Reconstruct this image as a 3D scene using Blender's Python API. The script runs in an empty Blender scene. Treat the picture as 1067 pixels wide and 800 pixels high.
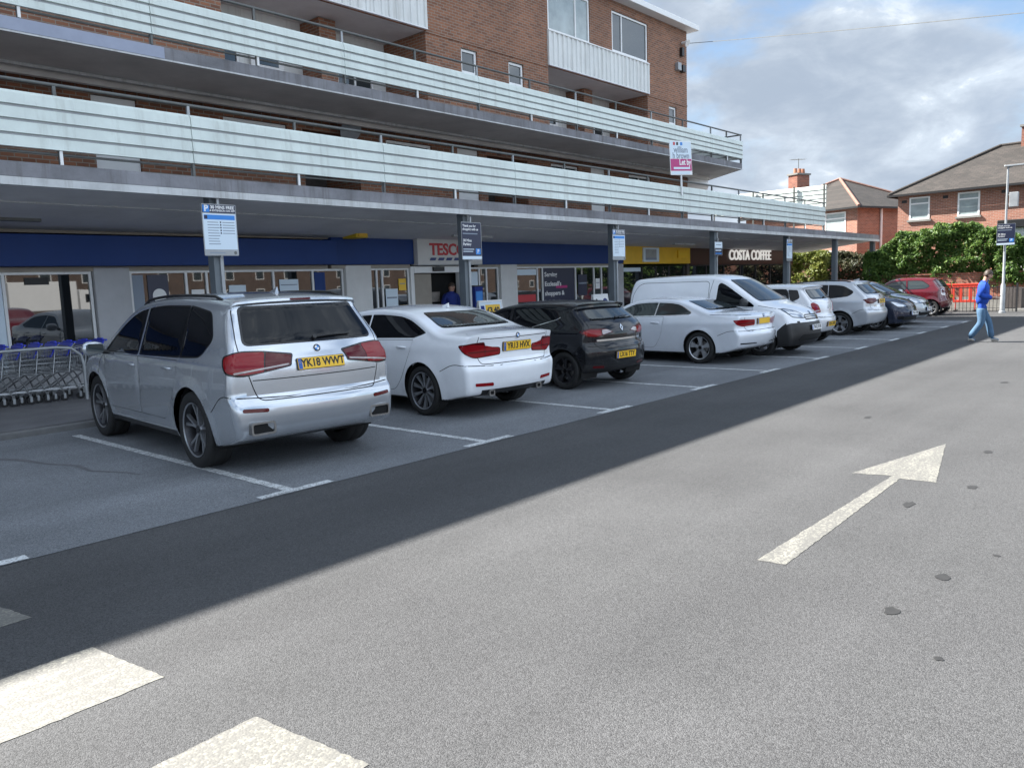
import bpy, bmesh, math, random
from mathutils import Vector, Matrix
from mathutils.geometry import delaunay_2d_cdt
from mathutils.bvhtree import BVHTree
random.seed(7)
PI = math.pi
R = math.radians
scene = bpy.context.scene
COL = scene.collection

# ------------------------------------------------------------------ materials
MATS = {}
def nodes_of(m):
    m.use_nodes = True
    return m.node_tree.nodes, m.node_tree.links
def mat(name, col, rough=0.6, metal=0.0, spec=0.5, coat=0.0, var=0.0, vscale=3.0, bump=0.0, bscale=60.0, emit=None, detail=6.0, streak=0.0):
    if name in MATS: return MATS[name]
    m = bpy.data.materials.new(name); MATS[name] = m
    N, L = nodes_of(m)
    b = N['Principled BSDF']
    b.inputs['Base Color'].default_value = (*col, 1)
    b.inputs['Roughness'].default_value = rough
    b.inputs['Metallic'].default_value = metal
    b.inputs['Specular IOR Level'].default_value = spec
    b.inputs['Coat Weight'].default_value = coat
    b.inputs['Coat Roughness'].default_value = 0.04
    if emit:
        b.inputs['Emission Color'].default_value = (*emit[0], 1); b.inputs['Emission Strength'].default_value = emit[1]
    if var or bump:
        tc = N.new('ShaderNodeTexCoord')
    if var:
        n = N.new('ShaderNodeTexNoise'); n.inputs['Scale'].default_value = vscale; n.inputs['Detail'].default_value = detail
        n.inputs['Roughness'].default_value = 0.65
        L.new(tc.outputs['Object'], n.inputs['Vector'])
        mp = N.new('ShaderNodeMapRange'); mp.inputs[1].default_value = 0.3; mp.inputs[2].default_value = 0.7
        mp.inputs[3].default_value = 1 - var; mp.inputs[4].default_value = 1 + var
        L.new(n.outputs['Fac'], mp.inputs['Value'])
        mx = N.new('ShaderNodeMix'); mx.data_type = 'RGBA'; mx.blend_type = 'MULTIPLY'; mx.inputs[0].default_value = 1
        mx.inputs[6].default_value = (*col, 1)
        L.new(mp.outputs[0], mx.inputs[7]); L.new(mx.outputs[2], b.inputs['Base Color'])
        mr = N.new('ShaderNodeMapRange'); mr.inputs[3].default_value = max(0.02, rough - 0.12 * min(1, var * 3)); mr.inputs[4].default_value = min(1, rough + 0.12 * min(1, var * 3))
        L.new(n.outputs['Fac'], mr.inputs['Value']); L.new(mr.outputs[0], b.inputs['Roughness'])
    if streak:
        tc2 = N.new('ShaderNodeTexCoord'); mpn = N.new('ShaderNodeMapping'); mpn.inputs['Scale'].default_value = (7,7,.45); L.new(tc2.outputs['Object'], mpn.inputs[0])
        ns = N.new('ShaderNodeTexNoise'); ns.inputs['Scale'].default_value = 1.0; ns.inputs['Detail'].default_value = 6; ns.inputs['Roughness'].default_value = .7; L.new(mpn.outputs[0], ns.inputs['Vector'])
        ms = N.new('ShaderNodeMapRange'); ms.inputs[1].default_value = .50; ms.inputs[2].default_value = .78; ms.inputs[3].default_value = 0; ms.inputs[4].default_value = streak; L.new(ns.outputs['Fac'], ms.inputs['Value'])
        mk = N.new('ShaderNodeMix'); mk.data_type = 'RGBA'; L.new(ms.outputs[0], mk.inputs[0])
        if b.inputs['Base Color'].links: L.new(b.inputs['Base Color'].links[0].from_socket, mk.inputs[6])
        else: mk.inputs[6].default_value = (*col,1)
        mk.inputs[7].default_value = (col[0]*.42, col[1]*.38, col[2]*.33, 1); L.new(mk.outputs[2], b.inputs['Base Color'])
    if bump:
        n2 = N.new('ShaderNodeTexNoise'); n2.inputs['Scale'].default_value = bscale; n2.inputs['Detail'].default_value = 3
        L.new(tc.outputs['Object'], n2.inputs['Vector'])
        bp = N.new('ShaderNodeBump'); bp.inputs['Strength'].default_value = bump; bp.inputs['Distance'].default_value = 0.01
        L.new(n2.outputs['Fac'], bp.inputs['Height']); L.new(bp.outputs[0], b.inputs['Normal'])
    return m

def brick_mat(name, c1, c2, mortar, bw=0.225, rh=0.075, ms=0.010, stain=0.25):
    m = bpy.data.materials.new(name); MATS[name] = m
    N, L = nodes_of(m); b = N['Principled BSDF']
    tc = N.new('ShaderNodeTexCoord'); sp = N.new('ShaderNodeSeparateXYZ'); L.new(tc.outputs['Object'], sp.inputs[0])
    sn = N.new('ShaderNodeSeparateXYZ'); L.new(tc.outputs['Normal'], sn.inputs[0])
    ab = N.new('ShaderNodeMath'); ab.operation = 'ABSOLUTE'; L.new(sn.outputs[0], ab.inputs[0])
    gt = N.new('ShaderNodeMath'); gt.operation = 'GREATER_THAN'; gt.inputs[1].default_value = 0.6; L.new(ab.outputs[0], gt.inputs[0])
    mx = N.new('ShaderNodeMix'); L.new(gt.outputs[0], mx.inputs[0]); L.new(sp.outputs[0], mx.inputs[2]); L.new(sp.outputs[1], mx.inputs[3])
    cb = N.new('ShaderNodeCombineXYZ'); L.new(mx.outputs[0], cb.inputs[0]); L.new(sp.outputs[2], cb.inputs[1])
    t = N.new('ShaderNodeTexBrick'); L.new(cb.outputs[0], t.inputs['Vector'])
    t.inputs['Scale'].default_value = 1; t.inputs['Brick Width'].default_value = bw; t.inputs['Row Height'].default_value = rh
    t.inputs['Mortar Size'].default_value = ms; t.inputs['Mortar Smooth'].default_value = 0.3; t.inputs['Bias'].default_value = -0.1
    t.inputs['Color1'].default_value = (*c1, 1); t.inputs['Color2'].default_value = (*c2, 1); t.inputs['Mortar'].default_value = (*mortar, 1)
    n = N.new('ShaderNodeTexNoise'); n.inputs['Scale'].default_value = 0.6; n.inputs['Detail'].default_value = 7; n.inputs['Roughness'].default_value = 0.7
    L.new(tc.outputs['Object'], n.inputs['Vector'])
    mp = N.new('ShaderNodeMapRange'); mp.inputs[1].default_value = 0.3; mp.inputs[2].default_value = 0.7; mp.inputs[3].default_value = 1 - stain; mp.inputs[4].default_value = 1 + stain * 0.6
    L.new(n.outputs['Fac'], mp.inputs['Value'])
    mm = N.new('ShaderNodeMix'); mm.data_type = 'RGBA'; mm.blend_type = 'MULTIPLY'; mm.inputs[0].default_value = 1
    L.new(t.outputs['Color'], mm.inputs[6]); L.new(mp.outputs[0], mm.inputs[7]); L.new(mm.outputs[2], b.inputs['Base Color'])
    b.inputs['Roughness'].default_value = 0.85
    bp = N.new('ShaderNodeBump'); bp.inputs['Strength'].default_value = 0.5; bp.inputs['Distance'].default_value = 0.008; bp.invert = True
    L.new(t.outputs['Fac'], bp.inputs['Height']); L.new(bp.outputs[0], b.inputs['Normal'])
    return m

def asphalt_mat(name, base, contrast, patch, stone=85.0, tint=(1, 1, 1)):
    """bitumen with pale and dark aggregate, worn in soft patches"""
    m = bpy.data.materials.new(name); MATS[name] = m
    N, L = nodes_of(m); b = N['Principled BSDF']
    tc = N.new('ShaderNodeTexCoord')
    v = N.new('ShaderNodeTexVoronoi'); v.inputs['Scale'].default_value = stone; L.new(tc.outputs['Object'], v.inputs['Vector'])
    sx = N.new('ShaderNodeSeparateColor'); L.new(v.outputs['Color'], sx.inputs[0])
    r1 = N.new('ShaderNodeMapRange'); r1.inputs[3].default_value = 1 - contrast; r1.inputs[4].default_value = 1 + contrast; L.new(sx.outputs[0], r1.inputs['Value'])
    f = N.new('ShaderNodeTexNoise'); f.inputs['Scale'].default_value = 38; f.inputs['Detail'].default_value = 5; f.inputs['Roughness'].default_value = 0.75
    L.new(tc.outputs['Object'], f.inputs['Vector'])
    r2 = N.new('ShaderNodeMapRange'); r2.inputs[1].default_value = 0.3; r2.inputs[2].default_value = 0.7; r2.inputs[3].default_value = 1 - contrast * 0.3; r2.inputs[4].default_value = 1 + contrast * 0.3
    L.new(f.outputs['Fac'], r2.inputs['Value'])
    p = N.new('ShaderNodeTexNoise'); p.inputs['Scale'].default_value = 0.45; p.inputs['Detail'].default_value = 6; p.inputs['Roughness'].default_value = 0.6
    L.new(tc.outputs['Object'], p.inputs['Vector'])
    r3 = N.new('ShaderNodeMapRange'); r3.inputs[1].default_value = 0.3; r3.inputs[2].default_value = 0.7; r3.inputs[3].default_value = 1 - patch; r3.inputs[4].default_value = 1 + patch
    L.new(p.outputs['Fac'], r3.inputs['Value'])
    # wheel tracks and scuffs, long along the driving direction
    mpn = N.new('ShaderNodeMapping'); mpn.inputs['Scale'].default_value = (0.05, 1.1, 1); L.new(tc.outputs['Object'], mpn.inputs[0])
    q = N.new('ShaderNodeTexNoise'); q.inputs['Scale'].default_value = 1.0; q.inputs['Detail'].default_value = 4; L.new(mpn.outputs[0], q.inputs['Vector'])
    r4 = N.new('ShaderNodeMapRange'); r4.inputs[1].default_value = 0.3; r4.inputs[2].default_value = 0.7; r4.inputs[3].default_value = 1 - patch * 0.9; r4.inputs[4].default_value = 1 + patch * 0.9
    L.new(q.outputs['Fac'], r4.inputs['Value'])
    def mul(a, c):
        k = N.new('ShaderNodeMath'); k.operation = 'MULTIPLY'; L.new(a, k.inputs[0]); L.new(c, k.inputs[1]); return k.outputs[0]
    fac = mul(mul(r1.outputs[0], r2.outputs[0]), mul(r3.outputs[0], r4.outputs[0]))
    mx = N.new('ShaderNodeMix'); mx.data_type = 'RGBA'; mx.blend_type = 'MULTIPLY'; mx.inputs[0].default_value = 1
    mx.inputs[6].default_value = (base * tint[0], base * tint[1], base * tint[2], 1); L.new(fac, mx.inputs[7]); L.new(mx.outputs[2], b.inputs['Base Color'])
    b.inputs['Roughness'].default_value = 0.85; b.inputs['Specular IOR Level'].default_value = 0.3
    bp = N.new('ShaderNodeBump'); bp.inputs['Strength'].default_value = 0.55; bp.inputs['Distance'].default_value = 0.006
    L.new(v.outputs['Distance'], bp.inputs['Height']); bp.invert = True; L.new(bp.outputs[0], b.inputs['Normal'])
    return m

def paint_line_mat(name, col, wear):
    """thermoplastic road paint, rubbed thin along the tyre tracks so that stone shows through"""
    m = bpy.data.materials.new(name); MATS[name] = m
    N, L = nodes_of(m); b = N['Principled BSDF']
    tc = N.new('ShaderNodeTexCoord')
    v = N.new('ShaderNodeTexVoronoi'); v.inputs['Scale'].default_value = 85; L.new(tc.outputs['Object'], v.inputs['Vector'])
    sx = N.new('ShaderNodeSeparateColor'); L.new(v.outputs['Color'], sx.inputs[0])
    mpn = N.new('ShaderNodeMapping'); mpn.inputs['Scale'].default_value = (1.5, 9, 1); L.new(tc.outputs['Object'], mpn.inputs[0])
    n = N.new('ShaderNodeTexNoise'); n.inputs['Scale'].default_value = 1.2; n.inputs['Detail'].default_value = 6; n.inputs['Roughness'].default_value = 0.7; L.new(mpn.outputs[0], n.inputs['Vector'])
    a = N.new('ShaderNodeMath'); a.operation = 'MULTIPLY_ADD'; a.inputs[1].default_value = 0.45; L.new(sx.outputs[0], a.inputs[0]); L.new(n.outputs['Fac'], a.inputs[2])
    r = N.new('ShaderNodeMapRange'); r.inputs[1].default_value = 0.95 - wear; r.inputs[2].default_value = 1.05 - wear * 0.6; r.inputs[3].default_value = 0; r.inputs[4].default_value = 0.75
    L.new(a.outputs[0], r.inputs['Value'])
    mx = N.new('ShaderNodeMix'); mx.data_type = 'RGBA'; L.new(r.outputs[0], mx.inputs[0])
    mx.inputs[6].default_value = (*col, 1); mx.inputs[7].default_value = (0.085, 0.083, 0.08, 1); L.new(mx.outputs[2], b.inputs['Base Color'])
    b.inputs['Roughness'].default_value = 0.7
    bp = N.new('ShaderNodeBump'); bp.inputs['Strength'].default_value = 0.3; bp.inputs['Distance'].default_value = 0.005; bp.invert = True
    L.new(v.outputs['Distance'], bp.inputs['Height']); L.new(bp.outputs[0], b.inputs['Normal'])
    return m

def paint(name, col, metal=0.0, rough=0.3, coat=1.0, spec=0.5):
    m = mat(name, col, rough=rough, metal=metal, spec=spec, coat=coat, var=0.035, vscale=2.2)
    N, L = nodes_of(m); b = N['Principled BSDF']
    for l in list(b.inputs['Roughness'].links): L.remove(l)
    tc = N.new('ShaderNodeTexCoord')                                  # a film of road dust, thickest near the sills
    sp = N.new('ShaderNodeSeparateXYZ'); L.new(tc.outputs['Object'], sp.inputs[0])
    n = N.new('ShaderNodeTexNoise'); n.inputs['Scale'].default_value = 9; n.inputs['Detail'].default_value = 5; L.new(tc.outputs['Object'], n.inputs['Vector'])
    r = N.new('ShaderNodeMapRange'); r.inputs[1].default_value = 0.2; r.inputs[2].default_value = 0.75; r.inputs[3].default_value = 0.22; r.inputs[4].default_value = 0.0; L.new(sp.outputs[2], r.inputs['Value'])
    k = N.new('ShaderNodeMath'); k.operation = 'MULTIPLY'; L.new(r.outputs[0], k.inputs[0]); L.new(n.outputs['Fac'], k.inputs[1])
    src = b.inputs['Base Color'].links[0].from_socket
    mx = N.new('ShaderNodeMix'); mx.data_type = 'RGBA'; L.new(k.outputs[0], mx.inputs[0]); L.new(src, mx.inputs[6]); mx.inputs[7].default_value = (0.16, 0.145, 0.125, 1)
    L.new(mx.outputs[2], b.inputs['Base Color'])
    r2 = N.new('ShaderNodeMapRange'); r2.inputs[3].default_value = 0.03; r2.inputs[4].default_value = 0.35; L.new(k.outputs[0], r2.inputs['Value']); L.new(r2.outputs[0], b.inputs['Coat Roughness'])
    return m

M = {}
M['brick'] = brick_mat('brown_brick', (0.30, 0.125, 0.066), (0.17, 0.072, 0.042), (0.27, 0.225, 0.18))
M['house_brick'] = brick_mat('red_house_brick', (0.33, 0.135, 0.086), (0.21, 0.085, 0.058), (0.34, 0.25, 0.2), stain=0.15)
M['dark_brick'] = brick_mat('dark_terrace_brick', (0.12, 0.075, 0.055), (0.07, 0.048, 0.038), (0.12, 0.10, 0.085))  # for the terrace behind the viewer, darkened to weaken its reflection
M['red_brick_low'] = brick_mat('garden_wall_brick', (0.30, 0.10, 0.06), (0.19, 0.06, 0.04), (0.22, 0.17, 0.13))
M['asphalt'] = asphalt_mat('road_asphalt', 0.067, 0.44, 0.16, stone=190.0, tint=(1.0, 1.0, 1.01))
M['bay_asphalt'] = asphalt_mat('bay_asphalt', 0.165, 0.44, 0.17, stone=170.0, tint=(0.95, 1.0, 1.06))
M['pavement'] = mat('pavement_concrete', (0.11, 0.11, 0.115), 0.85, var=0.22, vscale=1.6, bump=0.3, bscale=90)
M['dark_kerb'] = mat('worn_kerb', (0.13, 0.13, 0.13), 0.85, var=0.25, vscale=4, bump=0.3)
M['kerb'] = mat('kerb_concrete', (0.20, 0.195, 0.18), 0.85, var=0.2, vscale=4, bump=0.3)
M['line'] = paint_line_mat('bay_line_paint', (0.58, 0.60, 0.60), 0.25)
M['arrow'] = paint_line_mat('arrow_paint', (0.235, 0.227, 0.195), 0.46)
M['zebra'] = paint_line_mat('zebra_paint', (0.262, 0.250, 0.208), 0.54)
M['concrete'] = mat('stained_concrete', (0.20, 0.20, 0.215), 0.85, streak=0.8, var=0.35, vscale=1.3, bump=0.25, bscale=40)
M['soffit'] = mat('painted_soffit', (0.72, 0.72, 0.73), 0.8, var=0.12, vscale=0.8)
M['deck_soffit'] = mat('deck_soffit_paint', (0.56, 0.53, 0.50), 0.8, var=0.18, vscale=.9)
M['pale_edge'] = mat('pale_slab_lip', (0.50, 0.51, 0.51), 0.7, var=0.18, vscale=2.5, streak=0.8)
M['cladding'] = mat('white_green_cladding', (0.62, 0.68, 0.64), 0.5, var=0.10, vscale=1.6, streak=0.42)
M['white_panel'] = mat('white_ribbed_panel', (0.68, 0.69, 0.67), 0.5, var=0.08, vscale=1.5, streak=0.6)
M['rail'] = mat('grey_handrail', (0.12, 0.125, 0.12), 0.5, 0.3, var=0.2, vscale=8)
M['upvc'] = mat('white_window_frame', (0.78, 0.78, 0.77), 0.35, var=0.05)
M['glass'] = mat('window_glass', (0.035, 0.045, 0.05), 0.03, spec=0.9)
M['glass_curtain'] = mat('curtained_glass', (0.30, 0.35, 0.35), 0.06, spec=0.9, var=0.25, vscale=1.5)
M['shop_glass'] = mat('shop_glass', (0.012, 0.014, 0.016), 0.015, spec=1.2)
M['car_glass'] = mat('tinted_car_glass', (0.003, 0.004, 0.006), 0.015, spec=0.28)
M['car_glass_clear'] = mat('clear_car_glass', (0.026, 0.035, 0.037), 0.015, spec=0.75)
M['rubber'] = mat('tyre_rubber', (0.012, 0.012, 0.012), 0.75, var=0.25, vscale=12)
M['black'] = mat('black_plastic', (0.012, 0.012, 0.013), 0.45, var=0.15, vscale=12)
M['gloss_black'] = mat('gloss_black_trim', (0.006, 0.006, 0.007), 0.12)
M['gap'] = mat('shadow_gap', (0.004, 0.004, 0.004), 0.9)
M['alloy'] = mat('alloy_wheel', (0.42, 0.43, 0.45), 0.3, 0.85, var=0.08, vscale=8)
M['alloy_bright'] = mat('bright_alloy', (0.62, 0.63, 0.65), 0.28, 0.8, var=0.06, vscale=8)
M['alloy_dark'] = mat('dark_alloy', (0.05, 0.05, 0.055), 0.35, 0.7)
M['steel'] = mat('brake_steel', (0.25, 0.24, 0.23), 0.45, 0.9, var=0.2, vscale=10)
M['lavender'] = mat('lavender_edge_paint', (0.30, 0.33, 0.42), 0.6, var=0.08)
M['chrome'] = mat('chrome', (0.75, 0.76, 0.78), 0.12, 1.0)
M['zinc'] = mat('zinc_wire', (0.33, 0.34, 0.35), 0.35, 0.85, var=0.1, vscale=10)
M['red_lens'] = mat('red_lens', (0.085, 0.002, 0.004), 0.07, spec=0.4)
M['red_bright'] = mat('bright_red_lens', (0.22, 0.004, 0.008), 0.07, spec=0.4)
M['dark_lens'] = mat('dark_red_lens', (0.07, 0.002, 0.004), 0.12, spec=0.3)
M['clear_lens'] = mat('clear_lens', (0.45, 0.48, 0.52), 0.08, 0.6, coat=1.0)
M['white_lens'] = mat('white_lens', (0.40, 0.34, 0.33), 0.12, coat=1.0)
M['plate_y'] = mat('yellow_plate', (0.80, 0.48, 0.02), 0.4, var=0.04)
M['plate_w'] = mat('white_plate', (0.75, 0.75, 0.74), 0.4)
M['plate_blue'] = mat('plate_blue_band', (0.02, 0.10, 0.38), 0.4)
M['ink'] = mat('black_ink', (0.01, 0.01, 0.01), 0.5)
M['white'] = mat('white_paint', (0.78, 0.78, 0.77), 0.45)
M['navy'] = mat('navy_fascia', (0.012, 0.042, 0.17), 0.5, spec=0.25, var=0.08, vscale=1.0)
M['sign_navy'] = mat('sign_navy', (0.012, 0.016, 0.05), 0.35)
M['sign_blue'] = mat('sign_blue', (0.03, 0.22, 0.62), 0.4)
M['sign_pale'] = mat('sign_pale', (0.62, 0.72, 0.80), 0.4)
M['sign_grey'] = mat('sign_small_print', (0.22, 0.26, 0.32), 0.5)
M['red_letter'] = mat('red_letters', (0.50, 0.02, 0.03), 0.4)
M['blue_letter'] = mat('blue_dashes', (0.01, 0.03, 0.16), 0.4)
M['yellow_sign'] = mat('yellow_fascia', (0.74, 0.43, 0.02), 0.4, var=0.08)
M['maroon'] = mat('maroon_fascia', (0.045, 0.010, 0.012), 0.4, var=0.1)
M['lit_letter'] = mat('white_sign_letters', (0.85, 0.84, 0.80), 0.4, emit=((1,.98,.93),.12))
M['column'] = mat('grey_column', (0.13, 0.15, 0.165), 0.5, var=0.12, vscale=3)
M['galv'] = mat('galvanised_steel', (0.34, 0.355, 0.365), 0.5, 0.5, var=0.15, vscale=4)
M['white_pier'] = mat('painted_pier', (0.66, 0.65, 0.63), 0.7, var=0.1, vscale=1.5)
M['grey_pier'] = mat('grey_pier', (0.42, 0.42, 0.43), 0.7, var=0.1, vscale=1.5)
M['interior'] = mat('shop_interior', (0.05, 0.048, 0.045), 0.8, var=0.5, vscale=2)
M['beige'] = mat('beige_trim', (0.34, 0.30, 0.25), 0.6, var=0.1)
M['slate'] = brick_mat('slate_roof', (0.050, 0.041, 0.035), (0.030, 0.026, 0.022), (0.018, 0.016, 0.015), .26, .085, .008, stain=.35)
M['ridge_tile'] = mat('ridge_tile', (0.22, 0.12, 0.09), 0.8, var=0.2)
M['roof_felt'] = mat('roof_felt', (0.12, 0.12, 0.12), 0.9, var=0.2)
M['pot'] = mat('chimney_pot', (0.33, 0.14, 0.08), 0.8, var=0.2)
M['wood'] = mat('weathered_wood', (0.07, 0.06, 0.055), 0.8, var=0.3, vscale=5)
M['orange'] = mat('orange_barrier_plastic', (0.52, 0.045, 0.025), 0.45, var=0.1)
M['iron'] = mat('black_iron', (0.02, 0.02, 0.022), 0.5, 0.2)
M['bark'] = mat('bark', (0.09, 0.07, 0.05), 0.9, var=0.3)
M['magenta'] = mat('magenta_panel', (0.45, 0.01, 0.16), 0.4)
M['lorry_white'] = mat('lorry_white', (0.75, 0.76, 0.76), 0.35, var=0.04)
M['trolley_blue'] = mat('trolley_blue', (0.02, 0.04, 0.55), 0.35)
M['yellow_box'] = mat('yellow_box', (0.62, 0.42, 0.02), 0.5)
M['skin'] = mat('skin', (0.42, 0.24, 0.17), 0.55)
M['hair'] = mat('brown_hair', (0.04, 0.024, 0.014), 0.6, var=0.3, vscale=30)
M['fleece'] = mat('royal_blue_fleece', (0.006, 0.055, 0.36), 0.85, var=0.15, vscale=9, bump=0.3, bscale=70)
M['jeans'] = mat('pale_blue_denim', (0.058, 0.122, 0.205), 0.85, var=0.25, vscale=10, bump=0.3, bscale=120)
M['shoe'] = mat('grey_trainer', (0.34, 0.32, 0.29), 0.7, var=0.2, vscale=15)
M['staff_blue'] = mat('staff_shirt', (0.012, 0.03, 0.20), 0.8, var=0.1)
M['trouser'] = mat('dark_trousers', (0.015, 0.015, 0.018), 0.8)

# ------------------------------------------------------------------ mesh builder
class MB:
    def __init__(s): s.v = []; s.f = []; s.m = []; s.mats = []
    def mi(s, m):
        if isinstance(m, str): m = M[m]
        if m not in s.mats: s.mats.append(m)
        return s.mats.index(m)
    def add(s, verts, faces, m, X=None):
        o = len(s.v); i = s.mi(m)
        s.v += [tuple(X @ Vector(p)) for p in verts] if X is not None else [tuple(p) for p in verts]
        for f in faces: s.f.append(tuple(o + k for k in f)); s.m.append(i)
        return s
    def box(s, a, b, m, X=None):
        x0, x1 = sorted((a[0], b[0])); y0, y1 = sorted((a[1], b[1])); z0, z1 = sorted((a[2], b[2]))
        return s.add([(x0,y0,z0),(x1,y0,z0),(x1,y1,z0),(x0,y1,z0),(x0,y0,z1),(x1,y0,z1),(x1,y1,z1),(x0,y1,z1)],
                     [(0,3,2,1),(4,5,6,7),(0,1,5,4),(1,2,6,5),(2,3,7,6),(3,0,4,7)], m, X)
    def prism(s, pts, h0, h1, m, X=None, axis='z'):
        n = len(pts); f = [tuple(range(n-1,-1,-1)), tuple(range(n,2*n))] + [(i,(i+1)%n,n+(i+1)%n,n+i) for i in range(n)]
        P = {'z': lambda a,b,h:(a,b,h), 'y': lambda a,b,h:(a,h,b), 'x': lambda a,b,h:(h,a,b)}[axis]
        return s.add([P(a,b,h0) for a,b in pts] + [P(a,b,h1) for a,b in pts], f, m, X)
    def cyl(s, p0, p1, r0, m, r1=None, n=12, X=None, cap=True):
        p0, p1 = Vector(p0), Vector(p1); r1 = r0 if r1 is None else r1
        d = (p1-p0).normalized(); u = d.orthogonal().normalized(); w = d.cross(u)
        V = []
        for p, r in ((p0,r0),(p1,r1)):
            for k in range(n): a = 2*PI*k/n; V.append(p + (u*math.cos(a)+w*math.sin(a))*r)
        F = [(k,(k+1)%n,n+(k+1)%n,n+k) for k in range(n)]
        if cap: F += [tuple(range(n-1,-1,-1)), tuple(range(n,2*n))]
        return s.add(V, F, m, X)
    def tube(s, pts, r, m, n=6, X=None, closed=False):
        P = [Vector(p) for p in pts]; V = []; k = len(P); u = None
        for i in range(k):
            a = P[(i-1)%k] if closed or i > 0 else P[i]; b = P[(i+1)%k] if closed or i < k-1 else P[i]
            d = (b-a).normalized()
            if u is None: u = d.orthogonal().normalized()
            else: u = (u - d*u.dot(d)).normalized()
            w = d.cross(u)
            for j in range(n): t = 2*PI*j/n; V.append(P[i] + (u*math.cos(t)+w*math.sin(t))*r)
        F = []
        for i in range(k if closed else k-1):
            for j in range(n):
                i2 = (i+1)%k; F.append((i*n+j, i*n+(j+1)%n, i2*n+(j+1)%n, i2*n+j))
        if not closed: F += [tuple(range(n-1,-1,-1)), tuple(range((k-1)*n,k*n))]
        return s.add(V, F, m, X)
    def lathe(s, prof, m, n=32, X=None):
        """prof: (radius, axial) pairs turned about the local y axis"""
        V = []; k = len(prof)
        for i in range(n):
            a = 2*PI*i/n
            for r, h in prof: V.append((r*math.cos(a), h, r*math.sin(a)))
        F = [(i*k+j, i*k+j+1, ((i+1)%n)*k+j+1, ((i+1)%n)*k+j) for i in range(n) for j in range(k-1)]
        return s.add(V, F, m, X)
    def text(s, body, m, X, size=1.0, depth=0.01, bold=0.0, align='CENTER', sx=1.0):
        c = bpy.data.curves.new('t', 'FONT'); c.body = body; c.size = size; c.extrude = depth/2; c.offset = bold; c.align_x = align; c.align_y = 'CENTER'
        c.resolution_u = 3
        o = bpy.data.objects.new('t', c); COL.objects.link(o)
        dg = bpy.context.evaluated_depsgraph_get(); dg.update()
        e = o.evaluated_get(dg); me = e.to_mesh()
        S = X @ Matrix.Diagonal((sx,1,1,1))
        s.add([v.co.copy() for v in me.vertices], [tuple(p.vertices) for p in me.polygons], m, S)
        e.to_mesh_clear(); bpy.data.objects.remove(o); bpy.data.curves.remove(c)
        return s
    def build(s, name, parent=None, smooth=None, bevel=0.0, org=None, loc=None, merge=False, seg=2):
        me = bpy.data.meshes.new(name)
        o_ = Vector(org) if org is not None else Vector((0,0,0))
        me.from_pydata([tuple(Vector(p)-o_) for p in s.v], [], s.f)
        for m in s.mats: me.materials.append(m)
        me.polygons.foreach_set('material_index', s.m)
        if merge:
            bm = bmesh.new(); bm.from_mesh(me); bmesh.ops.remove_doubles(bm, verts=bm.verts, dist=1e-4); bm.to_mesh(me); bm.free()
        me.update()
        if smooth:
            me.polygons.foreach_set('use_smooth', [True]*len(me.polygons)); me.set_sharp_from_angle(angle=R(smooth))
        ob = bpy.data.objects.new(name, me); COL.objects.link(ob)
        if parent is not None: ob.parent = parent
        if loc is not None: ob.location = loc
        elif org is not None and parent is None: ob.location = o_
        if bevel:
            b = ob.modifiers.new('edge', 'BEVEL'); b.width = bevel; b.segments = seg; b.limit_method = 'ANGLE'; b.angle_limit = R(35)
        return ob

def empty(name, loc, label, cat, rz=0.0, group=None):
    o = bpy.data.objects.new(name, None); COL.objects.link(o); o.empty_display_size = 0.3
    o.location = loc; o.rotation_euler = (0,0,rz); o['label'] = label; o['category'] = cat
    if group: o['group'] = group
    return o
def tag(o, label, cat, group=None):
    o['label'] = label; o['category'] = cat
    if group: o['group'] = group
    return o
def struct(o): o['kind'] = 'structure'; return o
def copy_tree(o, parent=None):
    c = o.copy(); COL.objects.link(c)
    if parent is not None: c.parent = parent
    for ch in list(o.children): copy_tree(ch, c)
    return c
def T(x=0, y=0, z=0): return Matrix.Translation((x,y,z))
def rot(a, ax): return Matrix.Rotation(a, 4, ax)
def face_to(loc, out):
    """matrix that stands text/flat shapes (local xy) upright at loc, facing horizontal direction out"""
    o = Vector(out).normalized(); up = Vector((0,0,1)); r = up.cross(o).normalized()
    return Matrix(((r.x,up.x,o.x,loc[0]),(r.y,up.y,o.y,loc[1]),(r.z,up.z,o.z,loc[2]),(0,0,0,1)))
# ------------------------------------------------------------------ cars
def rounded(pts, closed=True, n=6):
    """polygon of (a, b, cut) to a dense polyline with each corner rounded by a quadratic curve starting cut before it"""
    out = []; k = len(pts)
    for i in range(k):
        p = Vector(pts[i][:2]); r = pts[i][2] if len(pts[i]) > 2 else 0
        if (not closed and i in (0, k-1)) or r <= 0: out.append(p); continue
        a = Vector(pts[i-1][:2]); b = Vector(pts[(i+1)%k][:2])
        ra = min(r, (a-p).length*0.49); rb = min(r, (b-p).length*0.49)
        A = p+(a-p).normalized()*ra; B = p+(b-p).normalized()*rb
        for j in range(n+1):
            t = j/n; out.append(A*(1-t)**2 + p*2*t*(1-t) + B*t*t)
    return out
def resample(poly, step):
    out = []; k = len(poly); P = poly+[poly[0]]; L = [0]
    for i in range(k): L.append(L[-1]+(P[i+1]-P[i]).length)
    n = max(8, int(L[-1]/step)); j = 0
    for q in range(n):
        d = L[-1]*q/n
        while L[j+1] < d: j += 1
        f = (d-L[j])/max(1e-9, L[j+1]-L[j]); out.append(P[j].lerp(P[j+1], f))
    return out
def inside(p, poly):
    x, y = p[0], p[1]; c = False; j = len(poly)-1
    for i in range(len(poly)):
        a, b = poly[i], poly[j]
        if (a[1] > y) != (b[1] > y) and x < (b[0]-a[0])*(y-a[1])/(b[1]-a[1])+a[0]: c = not c
        j = i
    return c
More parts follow.
